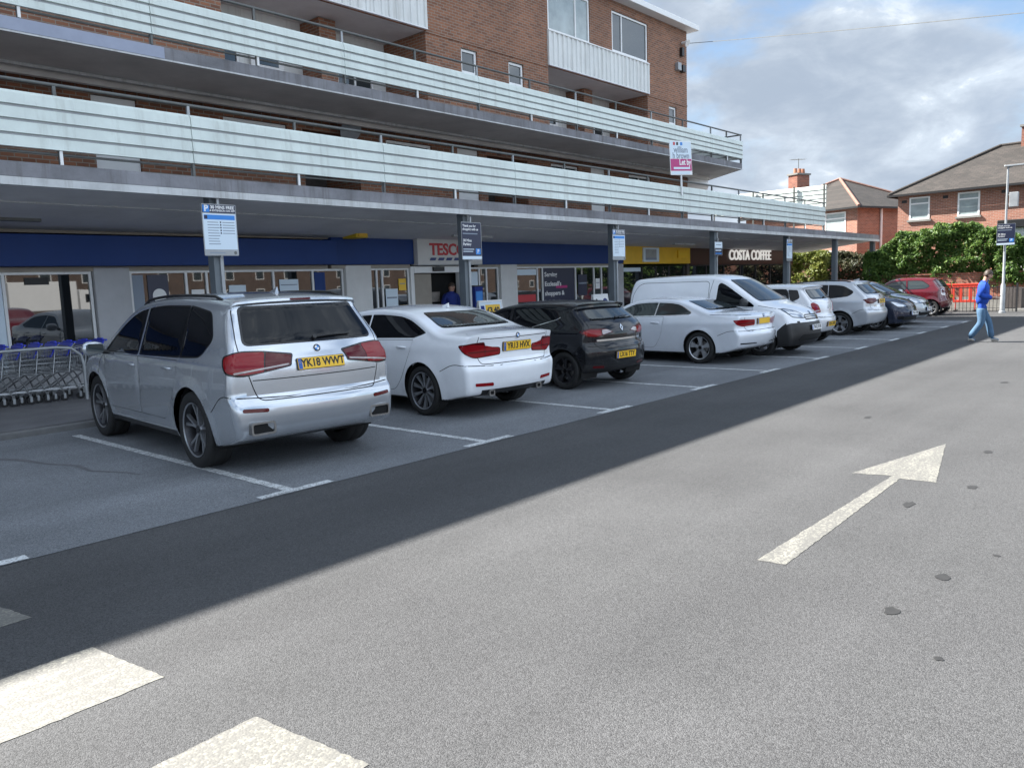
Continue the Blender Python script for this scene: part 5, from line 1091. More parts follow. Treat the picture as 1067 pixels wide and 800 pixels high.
s = MB(); s.box((25.35,15.80,2.40),(26.45,15.845,2.92),'sign_pale'); s.box((25.5,15.79,2.47),(26.25,15.80,2.86),'galv'); s.box((25.5,15.785,2.47),(26.25,15.79,2.55),'sign_grey'); q = MB(); q.box((27.9,15.80,2.55),(28.7,15.845,2.85),'plate_y'); tag(q.build('shop_sign',org=(28.3,15.85,2.6)),'faded yellow plate at the right end of the yellow fascia','shop sign'); tag(s.build('shop_sign',org=(26,15.85,2.4)),'pale square panel fixed on the yellow shop fascia','shop sign')
# ------------------------------------------------------------------ parking signs on the columns
def panel_sign(name, x0, x1, z0, z1, y, label, kind, group=None, out=(0,-1,0)):
    w, h = x1-x0, z1-z0; s = MB(); X = face_to(((x0+x1)/2, y, (z0+z1)/2), out)
    bg = 'sign_navy'
    s.prism(rounded([(-w/2,-h/2,.02),(w/2,-h/2,.02),(w/2,h/2,.02),(-w/2,h/2,.02)]), -.012, 0, 'galv', X=X)
    def bx(a,b_,c,d,m,t=.002,t0=0): s.box((a*w/2,c*h/2,t0),(b_*w/2,d*h/2,t),m,X=X)
    if kind == 'tariff':
        bx(-.97,.97,.66,.97,bg); bx(-.93,-.55,.68,.95,'sign_blue',.003,.0021)
        s.text('P','white',X @ T(-.74*w/2,.815*h/2,.003),size=.14*h/.84,depth=.002,bold=.004)
        s.text('30 MINS FREE','white',X @ T(.20*w/2,.87*h/2,.003),size=.072*h/.84,depth=.002,bold=.002); s.text('& EXTENSION ON APP','white',X @ T(.20*w/2,.745*h/2,.003),size=.044*h/.84,depth=.002,bold=.001)
        bx(-.95,.95,-.76,.63,'sign_pale'); bx(-.90,.90,.40,.58,'sign_blue',.003,.0021); bx(-.88,-.70,.42,.56,bg,.004,.0031)
        for k in range(9):
            zz = .28-.105*k; bx(-.72,-.10+.10*((k*7)%3)/3,zz,zz+.030,'sign_grey',.003,.0021)
            if k < 5: bx(.15,.86,zz,zz+.030,'sign_grey',.003,.0021); bx(.0,.08,zz-.01,zz+.05,bg,.003,.0021)
        bx(-.95,.95,-.97,-.80,'galv'); bx(-.7,.2,-.91,-.87,'sign_grey',.003,.0021); s.cyl(X @ Vector((.8*w/2,-.885*h/2,.0005)), X @ Vector((.8*w/2,-.885*h/2,.004)), .028, 'rail', n=14)
    elif kind == 'thanks':
        bx(-.96,.96,-.80,.97,bg)
        for t,yy,sz in (('Thank you for',.80,.072),('shopping with us',.62,.072),('30 Mins',.02,.085),('Parking',-.18,.085)):
            s.text(t,'white',X @ T(-.88*w/2,yy*h/2,.003),size=sz*h/.83,depth=.002,bold=.0015,align='LEFT',sx=w/.62)
        bx(-.88,.6,.36,.42,'sign_grey',.003,.0021); bx(-.88,.2,-.46,-.42,'sign_pale',.003,.0021); bx(-.88,.1,-.58,-.54,'sign_pale',.003,.0021)
        bx(.38,.86,-.72,-.40,'sign_blue',.003,.0021); s.text('P','white',X @ T(.62*w/2,-.56*h/2,.003),size=.12,depth=.002,bold=.002)
        bx(-.96,.96,-.97,-.81,'sign_pale')
    else:
        bx(-.95,.95,.1,.95,'sign_pale'); bx(-.7,.7,.5,.62,'sign_grey',.003,.0021); bx(-.95,.95,-.95,.0,'sign_navy'); bx(-.8,.7,-.35,-.2,'sign_pale',.003,.0021); bx(-.8,.8,-.8,-.65,'sign_blue',.003,.0021)
    s.box((-.02,-h/2-.02,-.045),(.02,h/2+.12,-.013),'galv',X=X)
    o = s.build(name, org=((x0+x1)/2,y,z0)); return tag(o,label,'sign',group)
G = 'parking signs on the canopy columns'
panel_sign('parking_sign',6.57,7.18,2.40,3.24,12.44,'blue headed parking sign on the column behind the silver SUV','tariff',G)
panel_sign('parking_sign',12.54,13.17,2.33,3.15,12.44,'navy parking sign with white lettering partly covering the supermarket sign','thanks',G)
panel_sign('parking_sign',18.39,19.01,2.32,3.15,12.44,'pale parking sign on the column between the navy and yellow fascias','tariff',G)
panel_sign('parking_sign',24.34,24.89,2.47,2.91,12.44,'short sign of two stacked plates on the column left of the coffee shop','plates',G)
panel_sign('parking_sign',30.24,30.79,2.27,3.11,12.44,'narrow pale parking sign on the column right of the coffee lettering','tariff',G)
# letting board tied to the lower deck rail
lb = MB(); X = face_to((22.03,12.36,5.37),(-.10,-1,0)) @ rot(R(4),'Z'); w,h = 1.12,1.0
lb.box((-w/2,-h/2,-.012),(w/2,h/2,0),'white',X=X); lb.box((-w/2+.02,-.02,0),(w/2-.02,h/2-.02,.003),'sign_pale',X=X); lb.box((-w/2+.02,-h/2+.12,0),(w/2-.02,-.03,.003),'magenta',X=X); lb.box((-w/2+.05,-h/2+.02,0),(w/2-.1,-h/2+.10,.003),'sign_pale',X=X)
lb.text('william','sign_grey',X @ T(0,.235,.004),size=.26,depth=.003,bold=.004); lb.text('h brown','sign_grey',X @ T(0,.06,.004),size=.25,depth=.003,bold=.004)
lb.text('Let by','white',X @ T(.20,-.13,.004),size=.24,depth=.003,bold=.007); lb.box((-.4,-.33,.003),(.45,-.27,.005),'sign_pale',X=X)
lb.box((-.38,.37,.003),(-.28,.46,.005),'red_letter',X=X); lb.box((-.22,.37,.003),(-.12,.46,.005),'ink',X=X); lb.box((-.02,.37,.003),(.10,.46,.005),'sign_blue',X=X)
lb.box((-.02,-h/2-.6,-.05),(.03,h/2-.1,-.013),'white',X=X)
tag(lb.build('letting_board',org=(22.05,12.4,4.3)),'tilted white and magenta letting board on a pole at the deck rail','letting board')
# pavement boards
def a_board(x, y, rz, label, kind):
    e = empty('pavement_board',(x,y,.10),label,'pavement board',rz)
    w, h = .84, 1.28
    for sy in (-1,1):
        X = T(0,sy*.20,0) @ rot(sy*R(8.5),'X') @ (Matrix.Identity(4) if sy < 0 else rot(PI,'Z')); f = MB()
        f.box((-w/2,-.02,0),(-w/2+.04,.02,h),'white',X=X); f.box((w/2-.04,-.02,0),(w/2,.02,h),'white',X=X); f.box((-w/2+.04,-.02,h-.05),(w/2-.04,.02,h),'white',X=X); f.box((-w/2+.04,-.02,.1),(w/2-.04,.02,.14),'white',X=X); f.build('frame',e,bevel=.01)
        g = MB(); g.box((-w/2+.041,-.012,.141),(w/2-.041,.012,h-.051),'sign_pale' if kind == 'y' else 'white',X=X)
        if kind == 'y': g.box((-.20,-.016,h-.42),(.32,-.0125,h-.12),'plate_y',X=X); g.text('£3.40','ink',X @ face_to((.06,-.018,h-.27),(0,-1,0)),size=.20,depth=.003,bold=.008); g.box((-.36,-.016,h-.4),(-.24,-.0125,h-.14),'staff_blue',X=X); g.box((-.3,-.016,.25),(.3,-.0125,.75),'plate_y',X=X)
        else: g.cyl(X @ Vector((.22,-.013,h-.28)),X @ Vector((.22,-.017,h-.28)),.15,'blue_letter',n=24); g.cyl(X @ Vector((-.26,-.013,h-.2)),X @ Vector((-.26,-.017,h-.2)),.06,'ink',n=16); g.box((-.15,-.016,h-.22),(.02,-.0125,h-.18),'sign_grey',X=X); g.box((-.3,-.016,.3),(.3,-.0125,.6),'sign_blue',X=X)
        g.build('panel',e)
a_board(15.25,14.2,R(-4),'white framed pavement board with a yellow price panel','y')
a_board(19.95,14.0,R(3),'white pavement board with a dark blue disc beside the shop door','w')
bb = MB(); bb.box((15.70,15.15,.1),(16.02,15.4,1.72),'staff_blue'); bb.box((15.73,15.14,1.3),(15.99,15.149,1.6),'sign_blue'); bb.box((15.69,15.14,1.72),(16.03,15.41,1.76),'black'); tag(bb.build('display_stand',org=(15.86,15.27,.1),bevel=.01),'blue upright display stand right of the supermarket door','display stand')
# ------------------------------------------------------------------ trolleys
def make_trolley():
    e = empty('shopping_trolley',(0,0,0),'x','shopping trolley')
    A = [(-.28,.25,.98),(.46,.17,.88),(.46,-.17,.88),(-.28,-.25,.98)]; B_ = [(-.24,.21,.50),(.38,.13,.58),(.38,-.13,.58),(-.24,-.21,.50)]
    k = MB()
    for q in range(6):
        t = q/5; P = [Vector(B_[i]).lerp(Vector(A[i]),t) for i in range(4)]; k.tube(P, .0042 if q < 5 else .008, 'zinc', n=4, closed=True)
    for i in range(4):
        m = (18,9,18,11)[i]
        for q in range(m): t = q/m; k.tube([Vector(B_[i]).lerp(Vector(B_[(i+1)%4]),t), Vector(A[i]).lerp(Vector(A[(i+1)%4]),t)], .0034,'zinc',n=3)
    for q in range(7): t = q/6; k.tube([Vector(B_[0]).lerp(Vector(B_[3]),t), Vector(B_[1]).lerp(Vector(B_[2]),t)], .0038,'zinc',n=3)
    k.build('basket',e)
    h = MB(); h.tube([(-.40,-.26,1.04),(-.40,.26,1.04)],.017,'trolley_blue',n=8); h.box((-.415,-.10,1.015),(-.385,.10,1.075),'trolley_blue'); h.build('handle',e,bevel=.004)
    s = MB(); s.add([(-.37,-.25,1.03),(-.37,.25,1.03),(-.27,.235,.80),(-.27,-.235,.80),(-.355,-.25,1.035),(-.355,.25,1.035),(-.255,.235,.80),(-.255,-.235,.80)],[(0,3,2,1),(4,5,6,7),(0,1,5,4),(1,2,6,5),(2,3,7,6),(3,0,4,7)],'trolley_blue'); s.build('child_seat',e)
    f = MB()
    for sd in (1,-1):
        f.tube([(-.40,sd*.25,1.03),(-.33,sd*.25,.95),(-.27,sd*.23,.50)],.011,'zinc',n=6)
        f.tube([(-.40,sd*.255,.13),(-.32,sd*.25,.36),(-.26,sd*.245,.47),(-.18,sd*.235,.53),(-.08,sd*.225,.53),(.05,sd*.21,.46),(.47,sd*.19,.15)],.0125,'zinc',n=6)
        f.tube([(-.36,sd*.25,.22),(.30,sd*.20,.24)],.009,'zinc',n=5)
    f.tube([(-.36,-.25,.22),(-.36,.25,.22)],.009,'zinc',n=5); f.tube([(.44,-.19,.17),(.44,.19,.17)],.010,'zinc',n=5); f.build('frame',e,smooth=60)
    for sx,sy in ((-.40,.255),(-.40,-.255),(.47,.19),(.47,-.19)):
        c = MB(); c.cyl((sx,sy-.016,.062),(sx,sy+.016,.062),.062,'black',n=14); c.cyl((sx,sy-.019,.062),(sx,sy+.019,.062),.022,'galv',n=8); c.box((sx-.018,sy-.024,.06),(sx+.018,sy-.0165,.14),'galv'); c.box((sx-.018,sy+.0165,.06),(sx+.018,sy+.024,.14),'galv'); c.build('wheel',e,smooth=40)
    return e
tr0 = make_trolley()
for i in range(13):
    t = tr0 if i == 0 else copy_tree(tr0)
    t.location = (5.22-.25*i, 14.55+.012*((i*5)%3-1), .10); t.rotation_euler = (0,0,PI)
    t.scale = (1,1,.92); t['group'] = 'shopping trolleys nested in a row under the shop window'
    t['label'] = 'blue handled wire trolley at the open end of the row by the SUV' if i == 0 else 'blue handled wire trolley pushed inside the others in the nested row'
hb = MB(); hb.tube([(1.2,14.12,.98),(4.75,14.12,1.0),(4.98,14.12,.97),(5.12,14.12,.85),(5.16,14.12,.68),(5.16,14.12,.10)],.026,'galv',n=10); hb.tube([(1.2,14.12,.10),(1.2,14.12,.98)],.026,'galv',n=10); tag(hb.build('trolley_rail',org=(4,14.12,.1),smooth=50),'bent grey steel hoop rail in front of the nested trolleys','rail')

# ------------------------------------------------------------------ right background
lp = empty('lamp_post',(35.4,6.07,0),'grey street lamp post with a thick base beside the black railings','lamp post')
g = MB(); g.lathe([(.0,0),(.12,0),(.12,.06),(.09,.08),(.085,1.05),(.048,1.15),(.044,2.6),(.034,5.5),(.0,5.52)],'galv',18, rot(PI/2,'X')); g.v = [(a,b_,abs(c)) for a,b_,c in g.v]; g.build('post',lp,smooth=40)
g = MB(); g.cyl((0,0,5.44),(0,-.18,5.50),.035,'galv',n=8); g.prism(rounded([(-.10,.12,.05),(.10,.12,.05),(.08,-.62,.06),(-.08,-.62,.06)]),5.48,5.54,'galv'); g.prism(rounded([(-.07,-.02,.03),(.07,-.02,.03),(.06,-.52,.03),(-.06,-.52,.03)]),5.465,5.479,'clear_lens'); g.build('lamp_head',lp,bevel=.01)
g = MB(); g.box((-.09,-.38,3.98),(.09,-.09,4.52),'galv'); g.box((-.03,-.09,4.05),(.03,-.04,4.1),'rail'); g.box((-.03,-.09,4.4),(.03,-.04,4.45),'rail'); g.build('equipment_box',lp,bevel=.015)
s = panel_sign('parking_sign',-.30,.30,0,.80,0,'dark parking sign on the street lamp post in front of the hedge','thanks')
s.rotation_euler = (0,0,R(-80)); s.location = (35.325,6.04,2.57)
def railing(a, b_, label):
    a, b_ = Vector(a), Vector(b_); L = (b_-a).length; e = empty('iron_railing',tuple(a),label,'railing',math.atan2(b_.y-a.y,b_.x-a.x)); r_ = MB()
    r_.box((0,-.02,.95),(L,.02,.985),'iron'); r_.box((0,-.02,.12),(L,.02,.155),'iron'); r_.build('rail',e)
    n = int(L/.13); 
    for i in range(n+1): g = MB(); x = L*i/n; big = i in (0,n); w = .03 if big else .0085; g.box((x-w,-w,0),(x+w,w,1.12 if big else 1.03),'iron'); g.build('bar',e)
railing((36.3,5.75,0),(36.3,9.6,0),'low black iron railing in front of the orange barriers')
def barrier(x, y, rz, label):
    g = MB(); w, h = 1.02, .70; X = T(x,y,.36) @ rot(rz,'Z'); fr_ = []
    holes = [(-.36,-.20),(-.10,.10),(.20,.36)]
    xs = [-w/2,-.40,-.24,-.12,.12,.24,.40,w/2]
    for i in range(7):
        a,b_ = xs[i],xs[i+1]
        if i % 2 == 0: g.box((a,-.03,0),(b_,.03,h),'orange',X=X)
        else: g.box((a,-.03,0),(b_,.03,.10),'orange',X=X); g.box((a,-.03,h-.10),(b_,.03,h),'orange',X=X)
    g.box((-w/2,-.045,h),(w/2,.045,h+.07),'orange',X=X); g.box((-.40,-.25,-.35),(-.32,.25,-.30),'black',X=X); g.box((.32,-.25,-.35),(.40,.25,-.30),'black',X=X); g.box((-.38,-.02,-.30),(-.34,.02,0),'orange',X=X); g.box((.34,-.02,-.30),(.38,.02,0),'orange',X=X)
    tag(g.build('safety_barrier',org=(x,y,0),bevel=.012),label,'barrier','orange plastic barriers behind the railing')
barrier(36.95,8.72,R(92),'orange plastic barrier panel next to the dark red car'); barrier(36.95,7.66,R(88),'orange plastic barrier panel nearer the walking man')
cb = MB()
for i in range(7): cb.box((37.0,5.70+.107*i,.02),(37.03,5.80+.107*i,.93),'wood')
cb.box((37.035,5.70,.0),(37.8,6.45,.90),'wood'); tag(cb.build('bin_store',org=(37.3,6.1,0),bevel=.006),'dark boarded bin store beside the lamp post','bin store')
gw = MB(); gw.box((38.9,1.0,0),(39.15,12.2,1.50),'red_brick_low'); gw.box((38.86,1.0,1.50),(39.19,12.2,1.56),'red_brick_low'); gw.box((38.84,1.0,0),(38.897,12.2,.52),'kerb'); tag(gw.build('garden_wall',org=(39,6,0)),'low red brick garden wall under the dark green hedge','garden wall')
# foliage made of many separate leaf blades
def leaf_mat(name, c1, c2, c3):
    m = bpy.data.materials.new(name); MATS[name] = m; N, L = nodes_of(m); b = N['Principled BSDF']
    oi = N.new('ShaderNodeNewGeometry'); cr2 = N.new('ShaderNodeValToRGB'); L.new(oi.outputs['Random Per Island'], cr2.inputs[0])
    el = cr2.color_ramp.elements; el[0].color = (*c1,1); el[1].color = (*c3,1); e = el.new(.55); e.color = (*c2,1)
    L.new(cr2.outputs[0], b.inputs['Base Color']); b.inputs['Roughness'].default_value = .5; b.inputs['Specular IOR Level'].default_value = .3
    tr = N.new('ShaderNodeBsdfTranslucent'); L.new(cr2.outputs[0], tr.inputs[0]); ad = N.new('ShaderNodeMixShader'); ad.inputs[0].default_value = .35
    L.new(b.outputs[0], ad.inputs[1]); L.new(tr.outputs[0], ad.inputs[2]); L.new(ad.outputs[0], N['Material Output'].inputs[0])
    return m
M['laurel'] = leaf_mat('laurel_leaves',(0.036,0.080,0.016),(0.080,0.150,0.028),(0.165,0.245,0.052))
M['privet'] = leaf_mat('privet_leaves',(0.08,0.11,0.02),(0.16,0.19,0.035),(0.25,0.26,0.06))
M['russet'] = leaf_mat('russet_leaves',(0.035,0.045,0.02),(0.07,0.075,0.035),(0.12,0.10,0.06))
def hedge(name, x0, x1, y0, y1, zb, top, n, leaf, m, label, seed, lump=.55):
    rr = random.Random(seed); from mathutils import noise
    e = empty(name,((x0+x1)/2,(y0+y1)/2,0),label,'hedge'); g = MB(); ex,ey = (x0+x1)/2,(y0+y1)/2
    V = []; F = []
    for _ in range(n):
        y = rr.uniform(y0,y1); zt = top(y)+.55*noise.noise(Vector((y*.9,seed,0)))+.22*noise.noise(Vector((y*3.1,seed,4)))
        z = zb+(zt-zb)*rr.random()**.8; q = rr.random()
        bulge = lump*noise.noise(Vector((y*.8,z*.9,seed)))+.28*noise.noise(Vector((y*2.3,z*2.6,seed+9)))
        if q < .62: x = x0-bulge+rr.random()**1.6*.55
        elif q < .85: x = rr.uniform(x0,x1); z = zt-rr.random()**2*.5
        else: x = rr.uniform(x0,x1)
        if noise.noise(Vector((y*2.6,z*2.6,x*2.6+seed))) < -.28: continue
        s_ = leaf*rr.uniform(.6,1.35); d = Vector((rr.gauss(-.7,.6),rr.gauss(0,.7),rr.gauss(.5,.6))).normalized(); u = d.orthogonal().normalized(); u = Matrix.Rotation(rr.uniform(0,2*PI),3,d) @ u; w = d.cross(u); c = Vector((x-ex,y-ey,z)); o = len(V)
        V += [c-u*s_, c+w*s_*.45+d*s_*.12, c+u*s_, c-w*s_*.45+d*s_*.12]; F += [(o,o+1,o+2,o+3)]
    g.add(V,F,m); g.build('foliage',e)
    b = MB(); k = 0
    y = y0+.3
    while y < y1: b.tube([((x0+x1)/2-ex,y-ey,0),((x0+x1)/2-ex+rr.uniform(-.2,.2),y-ey+rr.uniform(-.2,.2),zb+.5),((x0+x1)/2-ex+rr.uniform(-.3,.3),y-ey+rr.uniform(-.4,.4),top(y)-.5)],.035,'bark',n=5); y += .8
    b.build('stems',e)
def top1(y): 
    T_ = [(1,3.1),(5.5,3.2),(6.1,3.2),(7.2,3.36),(8.6,3.66),(9.7,3.45),(10.9,3.25),(11.5,3.0),(12.5,2.4)]
    return interp(T_, y)
hedge('hedge',38.8,40.6,1.0,12.3,.95,top1,56000,.084,'laurel','tall dark green laurel hedge above the low brick wall',3)
hedge('hedge',43.0,44.4,11.6,16.2,.3,lambda y:2.75,9000,.10,'russet','dull olive hedge seen under the open end of the canopy',5)
hedge('hedge',42.4,43.8,15.3,20.5,.3,lambda y:2.8,11000,.10,'privet','yellow green hedge left of the last two canopy columns',8)
# houses
def brick_house(origin, ang, wu, wv, eave, ridge, label, ridge_m='ridge_tile', chim=None, wins=(), plain=None, extra=None):
    """u runs along the front, v into the depth; origin is the front corner"""
    e = empty('brick_house',origin,label,'house',ang); g = MB()
    g.box((0,0,0),(wu,wv,eave-.02),'house_brick'); g.build('wall',e)
    r_ = MB(); o = .35; a = wv/2+o; z0 = eave; zr = ridge
    P = [(-o,-o,z0),(wu+o,-o,z0),(wu+o,wv+o,z0),(-o,wv+o,z0),(wv*.46,wv/2,zr),(wu-wv*.46,wv/2,zr)]
    if P[5][0] < P[4][0]: P[4] = P[5] = (wu/2,wv/2,zr)
    r_.add(P,[(0,1,5,4),(1,2,5),(2,3,4,5),(3,0,4),(3,2,1,0)],'slate')
    ro = r_.build('roof',e)
    rt = MB()
    for p,q in ((0,4),(3,4),(1,5),(2,5),(4,5)):
        if (Vector(P[p])-Vector(P[q])).length > .1: rt.tube([Vector(P[p])+Vector((0,0,.02)),Vector(P[q])+Vector((0,0,.03))],.09,ridge_m,n=6)
    rt.build('ridge_tiles',ro)
    gt = MB(); gt.box((-o-.05,-o-.07,z0-.1),(wu+o+.05,-o-.003,z0+.0),'black'); gt.box((-o-.07,-o-.003,z0-.1),(-o-.003,wv+o,z0),'black'); gt.box((wu+o+.003,-o-.003,z0-.1),(wu+o+.07,wv+o,z0),'black'); gt.build('gutter',e)
    for (face,a0,a1,z0_,z1_,tr,mull) in wins:
        w = MB(); f = .07; D = -.03
        def bar(p,q,r0,r1,m='upvc',d0=D,d1=.05):
            if face == 'u': w.box((p,d0,r0),(q,d1,r1),m)
            else: w.box((d0,p,r0),(d1,q,r1),m)
        bar(a0,a0+f,z0_,z1_); bar(a1-f,a1,z0_,z1_); bar(a0+f,a1-f,z0_,z0_+f); bar(a0+f,a1-f,z1_-f,z1_); bar(a0+f,a1-f,tr-.035,tr+.035)
        for mm in mull: bar(mm-.03,mm+.03,z0_+f,tr-.035)
        bar(a0-.08,a1+.08,z0_-.1,z0_-.003,'kerb',-.09,.02)
        wo = w.build('window',e)
        p = MB(); 
        if face == 'u': p.add([(a0+.03,-.004,z0_+.03),(a1-.03,-.004,z0_+.03),(a1-.03,-.004,z1_-.03),(a0+.03,-.004,z1_-.03)],[(0,1,2,3)],'glass_curtain')
        else: p.add([(-.004,a0+.03,z0_+.03),(-.004,a1-.03,z0_+.03),(-.004,a1-.03,z1_-.03),(-.004,a0+.03,z1_-.03)],[(3,2,1,0)],'glass_curtain')
        p.build('pane',wo)
    if chim:
        cx,cy,hh,aer = chim; c = MB(); zb_ = eave+.6; c.box((cx-.55,cy-.35,zb_),(cx+.55,cy+.35,ridge+hh),'red_brick_low'); c.box((cx-.62,cy-.42,ridge+hh),(cx+.62,cy+.42,ridge+hh+.1),'kerb'); co_ = c.build('chimney',ro)
        for k in (-.32,.05,.36): q = MB(); q.cyl((cx+k,cy,ridge+hh+.1),(cx+k,cy,ridge+hh+.42),.13,'pot',r1=.10,n=12); q.build('chimney_pot',co_)
        if aer:
            q = MB(); z = ridge+hh+.2; q.cyl((cx+.3,cy+.3,z-.6),(cx+.3,cy+.3,z+aer),.022,'rail',n=6); q.cyl((cx-.4,cy+.3,z+aer-.1),(cx+.9,cy+.3,z+aer-.02),.012,'rail',n=5)
            for k in range(8): q.cyl((cx-.35+.16*k,cy+.08,z+aer-.1+.01*k),(cx-.35+.16*k,cy+.52,z+aer-.1+.01*k),.008,'rail',n=4)
            q.build('aerial',co_)
    if plain: plain(e)
    return e
angR = math.atan2(-5.45,-.43)
def drain(e):
    g = MB(); g.tube([(3.05,-.07,0),(3.05,-.07,5.4)],.045,'white',n=8); g.build('drainpipe',e,smooth=50)
def house_marks(pts):
    def f(e):
        g = MB()
        for x,z in pts: g.box((x-.12,-.012,z-.07),(x+.12,.0,z+.07),'black')
        g.build('air_brick',e)
    return f
brick_house((43.57,12.2,0),angR,11.4,7.6,5.5,7.75,'red brick house with a long slate roof behind the dark hedge',ridge_m='slate',chim=(5.0,3.8,.75,1.3),wins=(('u',.55,1.5,4.22,5.32,5.0,()),('u',2.75,3.7,4.22,5.34,5.02,()),('u',6.3,7.5,4.22,5.34,5.0,())),plain=house_marks(((.3,5.15),(2.2,5.2),(4.7,5.2))))
angL = math.atan2(-.33,.944)
# its near corner points at the camera: the left wall carries the window, the right wall a white pipe
def left_extra(e):
    g = MB(); g.tube([(2.0,-.07,0),(2.0,-.07,5.3)],.07,'white',n=8); g.build('drainpipe',e,smooth=50)
brick_house((47.11,15.32,0),angL,7.6,8.4,5.4,7.55,'red brick house with a pointed slate roof behind the deck screen',chim=(1.7,5.6,.35,.9),wins=(('v',.75,2.15,3.75,5.2,4.85,()),),plain=left_extra)
gs = empty('garage',(41.0,3.0,0),'low garage with a black roof edge in front of the right house','garage'); g = MB(); g.box((.4,-3,0),(2.3,4.2,3.45),'white'); g.build('wall',gs); g = MB(); g.box((.2,-3.2,3.45),(2.4,4.4,3.80),'black'); g.build('roof',gs,bevel=.02)
gs = empty('garden_shed',(46.0,17.6,0),'pale roofed low outbuilding beyond the yellow green hedge','shed'); g = MB(); g.box((0,-1.6,0),(2.2,2.6,2.6),'house_brick'); g.build('wall',gs); g = MB(); g.add([(-.2,-1.8,2.6),(2.4,-1.8,3.1),(2.4,2.8,3.1),(-.2,2.8,2.6),(-.2,-1.8,2.68),(2.4,-1.8,3.18),(2.4,2.8,3.18),(-.2,2.8,2.68)],[(0,3,2,1),(4,5,6,7),(0,1,5,4),(1,2,6,5),(2,3,7,6),(3,0,4,7)],'galv'); g.build('roof',gs)
cw = MB(); pts = []
a, b_ = Vector((28.95,16.3,10.85)), Vector((22.8,-7.4,6.35))
for i in range(21): t = i/20; p = a.lerp(b_,t); p.z -= .12*4*t*(1-t); pts.append(p)
cw.tube(pts,.012,'rail',n=4); tag(cw.build('overhead_cable',org=(28.95,16.3,10.85)),'thin dark cable crossing the sky from the brick corner','cable')

# ------------------------------------------------------------------ across the car park, behind the viewer, seen only in reflections
bt = empty('terrace_house',(30,-78,0),'brick terrace facing the shops from across the car park','house'); g = MB(); g.box((-26,-8,0),(110,0,5.4),'dark_brick'); g.build('wall',bt); g = MB(); g.add([(-26.3,-8.3,5.4),(110.3,-8.3,5.4),(110.3,.3,5.4),(-26.3,.3,5.4),(-26.3,-4,8),(110.3,-4,8)],[(0,1,5,4),(2,3,4,5),(1,2,5),(3,0,4),(3,2,1,0)],'slate'); g.build('roof',bt)
for i in range(26):
    for z in (1.0,3.8): g = MB(); x = -24+5*i; g.box((x,.0,z),(x+1.4,.05,z+1.4),'upvc'); g.box((x+.1,.05,z+.1),(x+1.3,.06,z+1.3),'glass'); g.build('window',bt)
lr = empty('box_lorry',(27,-42,0),'white box lorry parked opposite the shops','lorry')
g = MB(); g.box((-5.5,-1.2,.9),(-.3,1.2,3.3),'lorry_white'); g.build('box_body',lr,bevel=.05); g = MB(); g.prism(rounded([(-.1,.6,.1),(1.9,.6,.2),(1.85,1.5,.2),(1.4,2.5,.3),(-.1,2.6,.1)]),-1.1,1.1,'lorry_white',axis='y'); g.build('cab',lr,bevel=.04)
g = MB(); g.box((.35,1.101,1.5),(1.3,1.11,2.2),'car_glass'); g.build('side_window',lr)
for x in (-4.2,.9):
    for y in (-1.0,1.0): g = MB(); g.cyl((x,y-.14,.46),(x,y+.14,.46),.46,'rubber',n=24); g.build('wheel',lr,smooth=40)

# ------------------------------------------------------------------ people
def skin(name, joints, edges, m, parent, sub=1, root_i=0, cuts=None):
    me = bpy.data.meshes.new(name); me.from_pydata([j[:3] for j in joints],edges,[]); ob = bpy.data.objects.new(name,me); COL.objects.link(ob)
    md = ob.modifiers.new('skin','SKIN'); md.use_smooth_shade = True; md.branch_smoothing = .6
    for i,j in enumerate(joints):
        sv = me.skin_vertices[0].data[i]; r_ = j[3]; sv.radius = r_ if isinstance(r_,tuple) else (r_,r_); sv.use_root = i == root_i
    s_ = ob.modifiers.new('sub','SUBSURF'); s_.levels = sub; s_.render_levels = sub
    dg = bpy.context.evaluated_depsgraph_get(); dg.update(); nm = bpy.data.meshes.new_from_object(ob.evaluated_get(dg)); 
    bpy.data.objects.remove(ob)
    nm.materials.clear(); nm.materials.append(M[m] if isinstance(m,str) else m)
    for p in nm.polygons: p.use_smooth = True; p.material_index = 0
    o = bpy.data.objects.new(name,nm); COL.objects.link(o); o.parent = parent
    return o
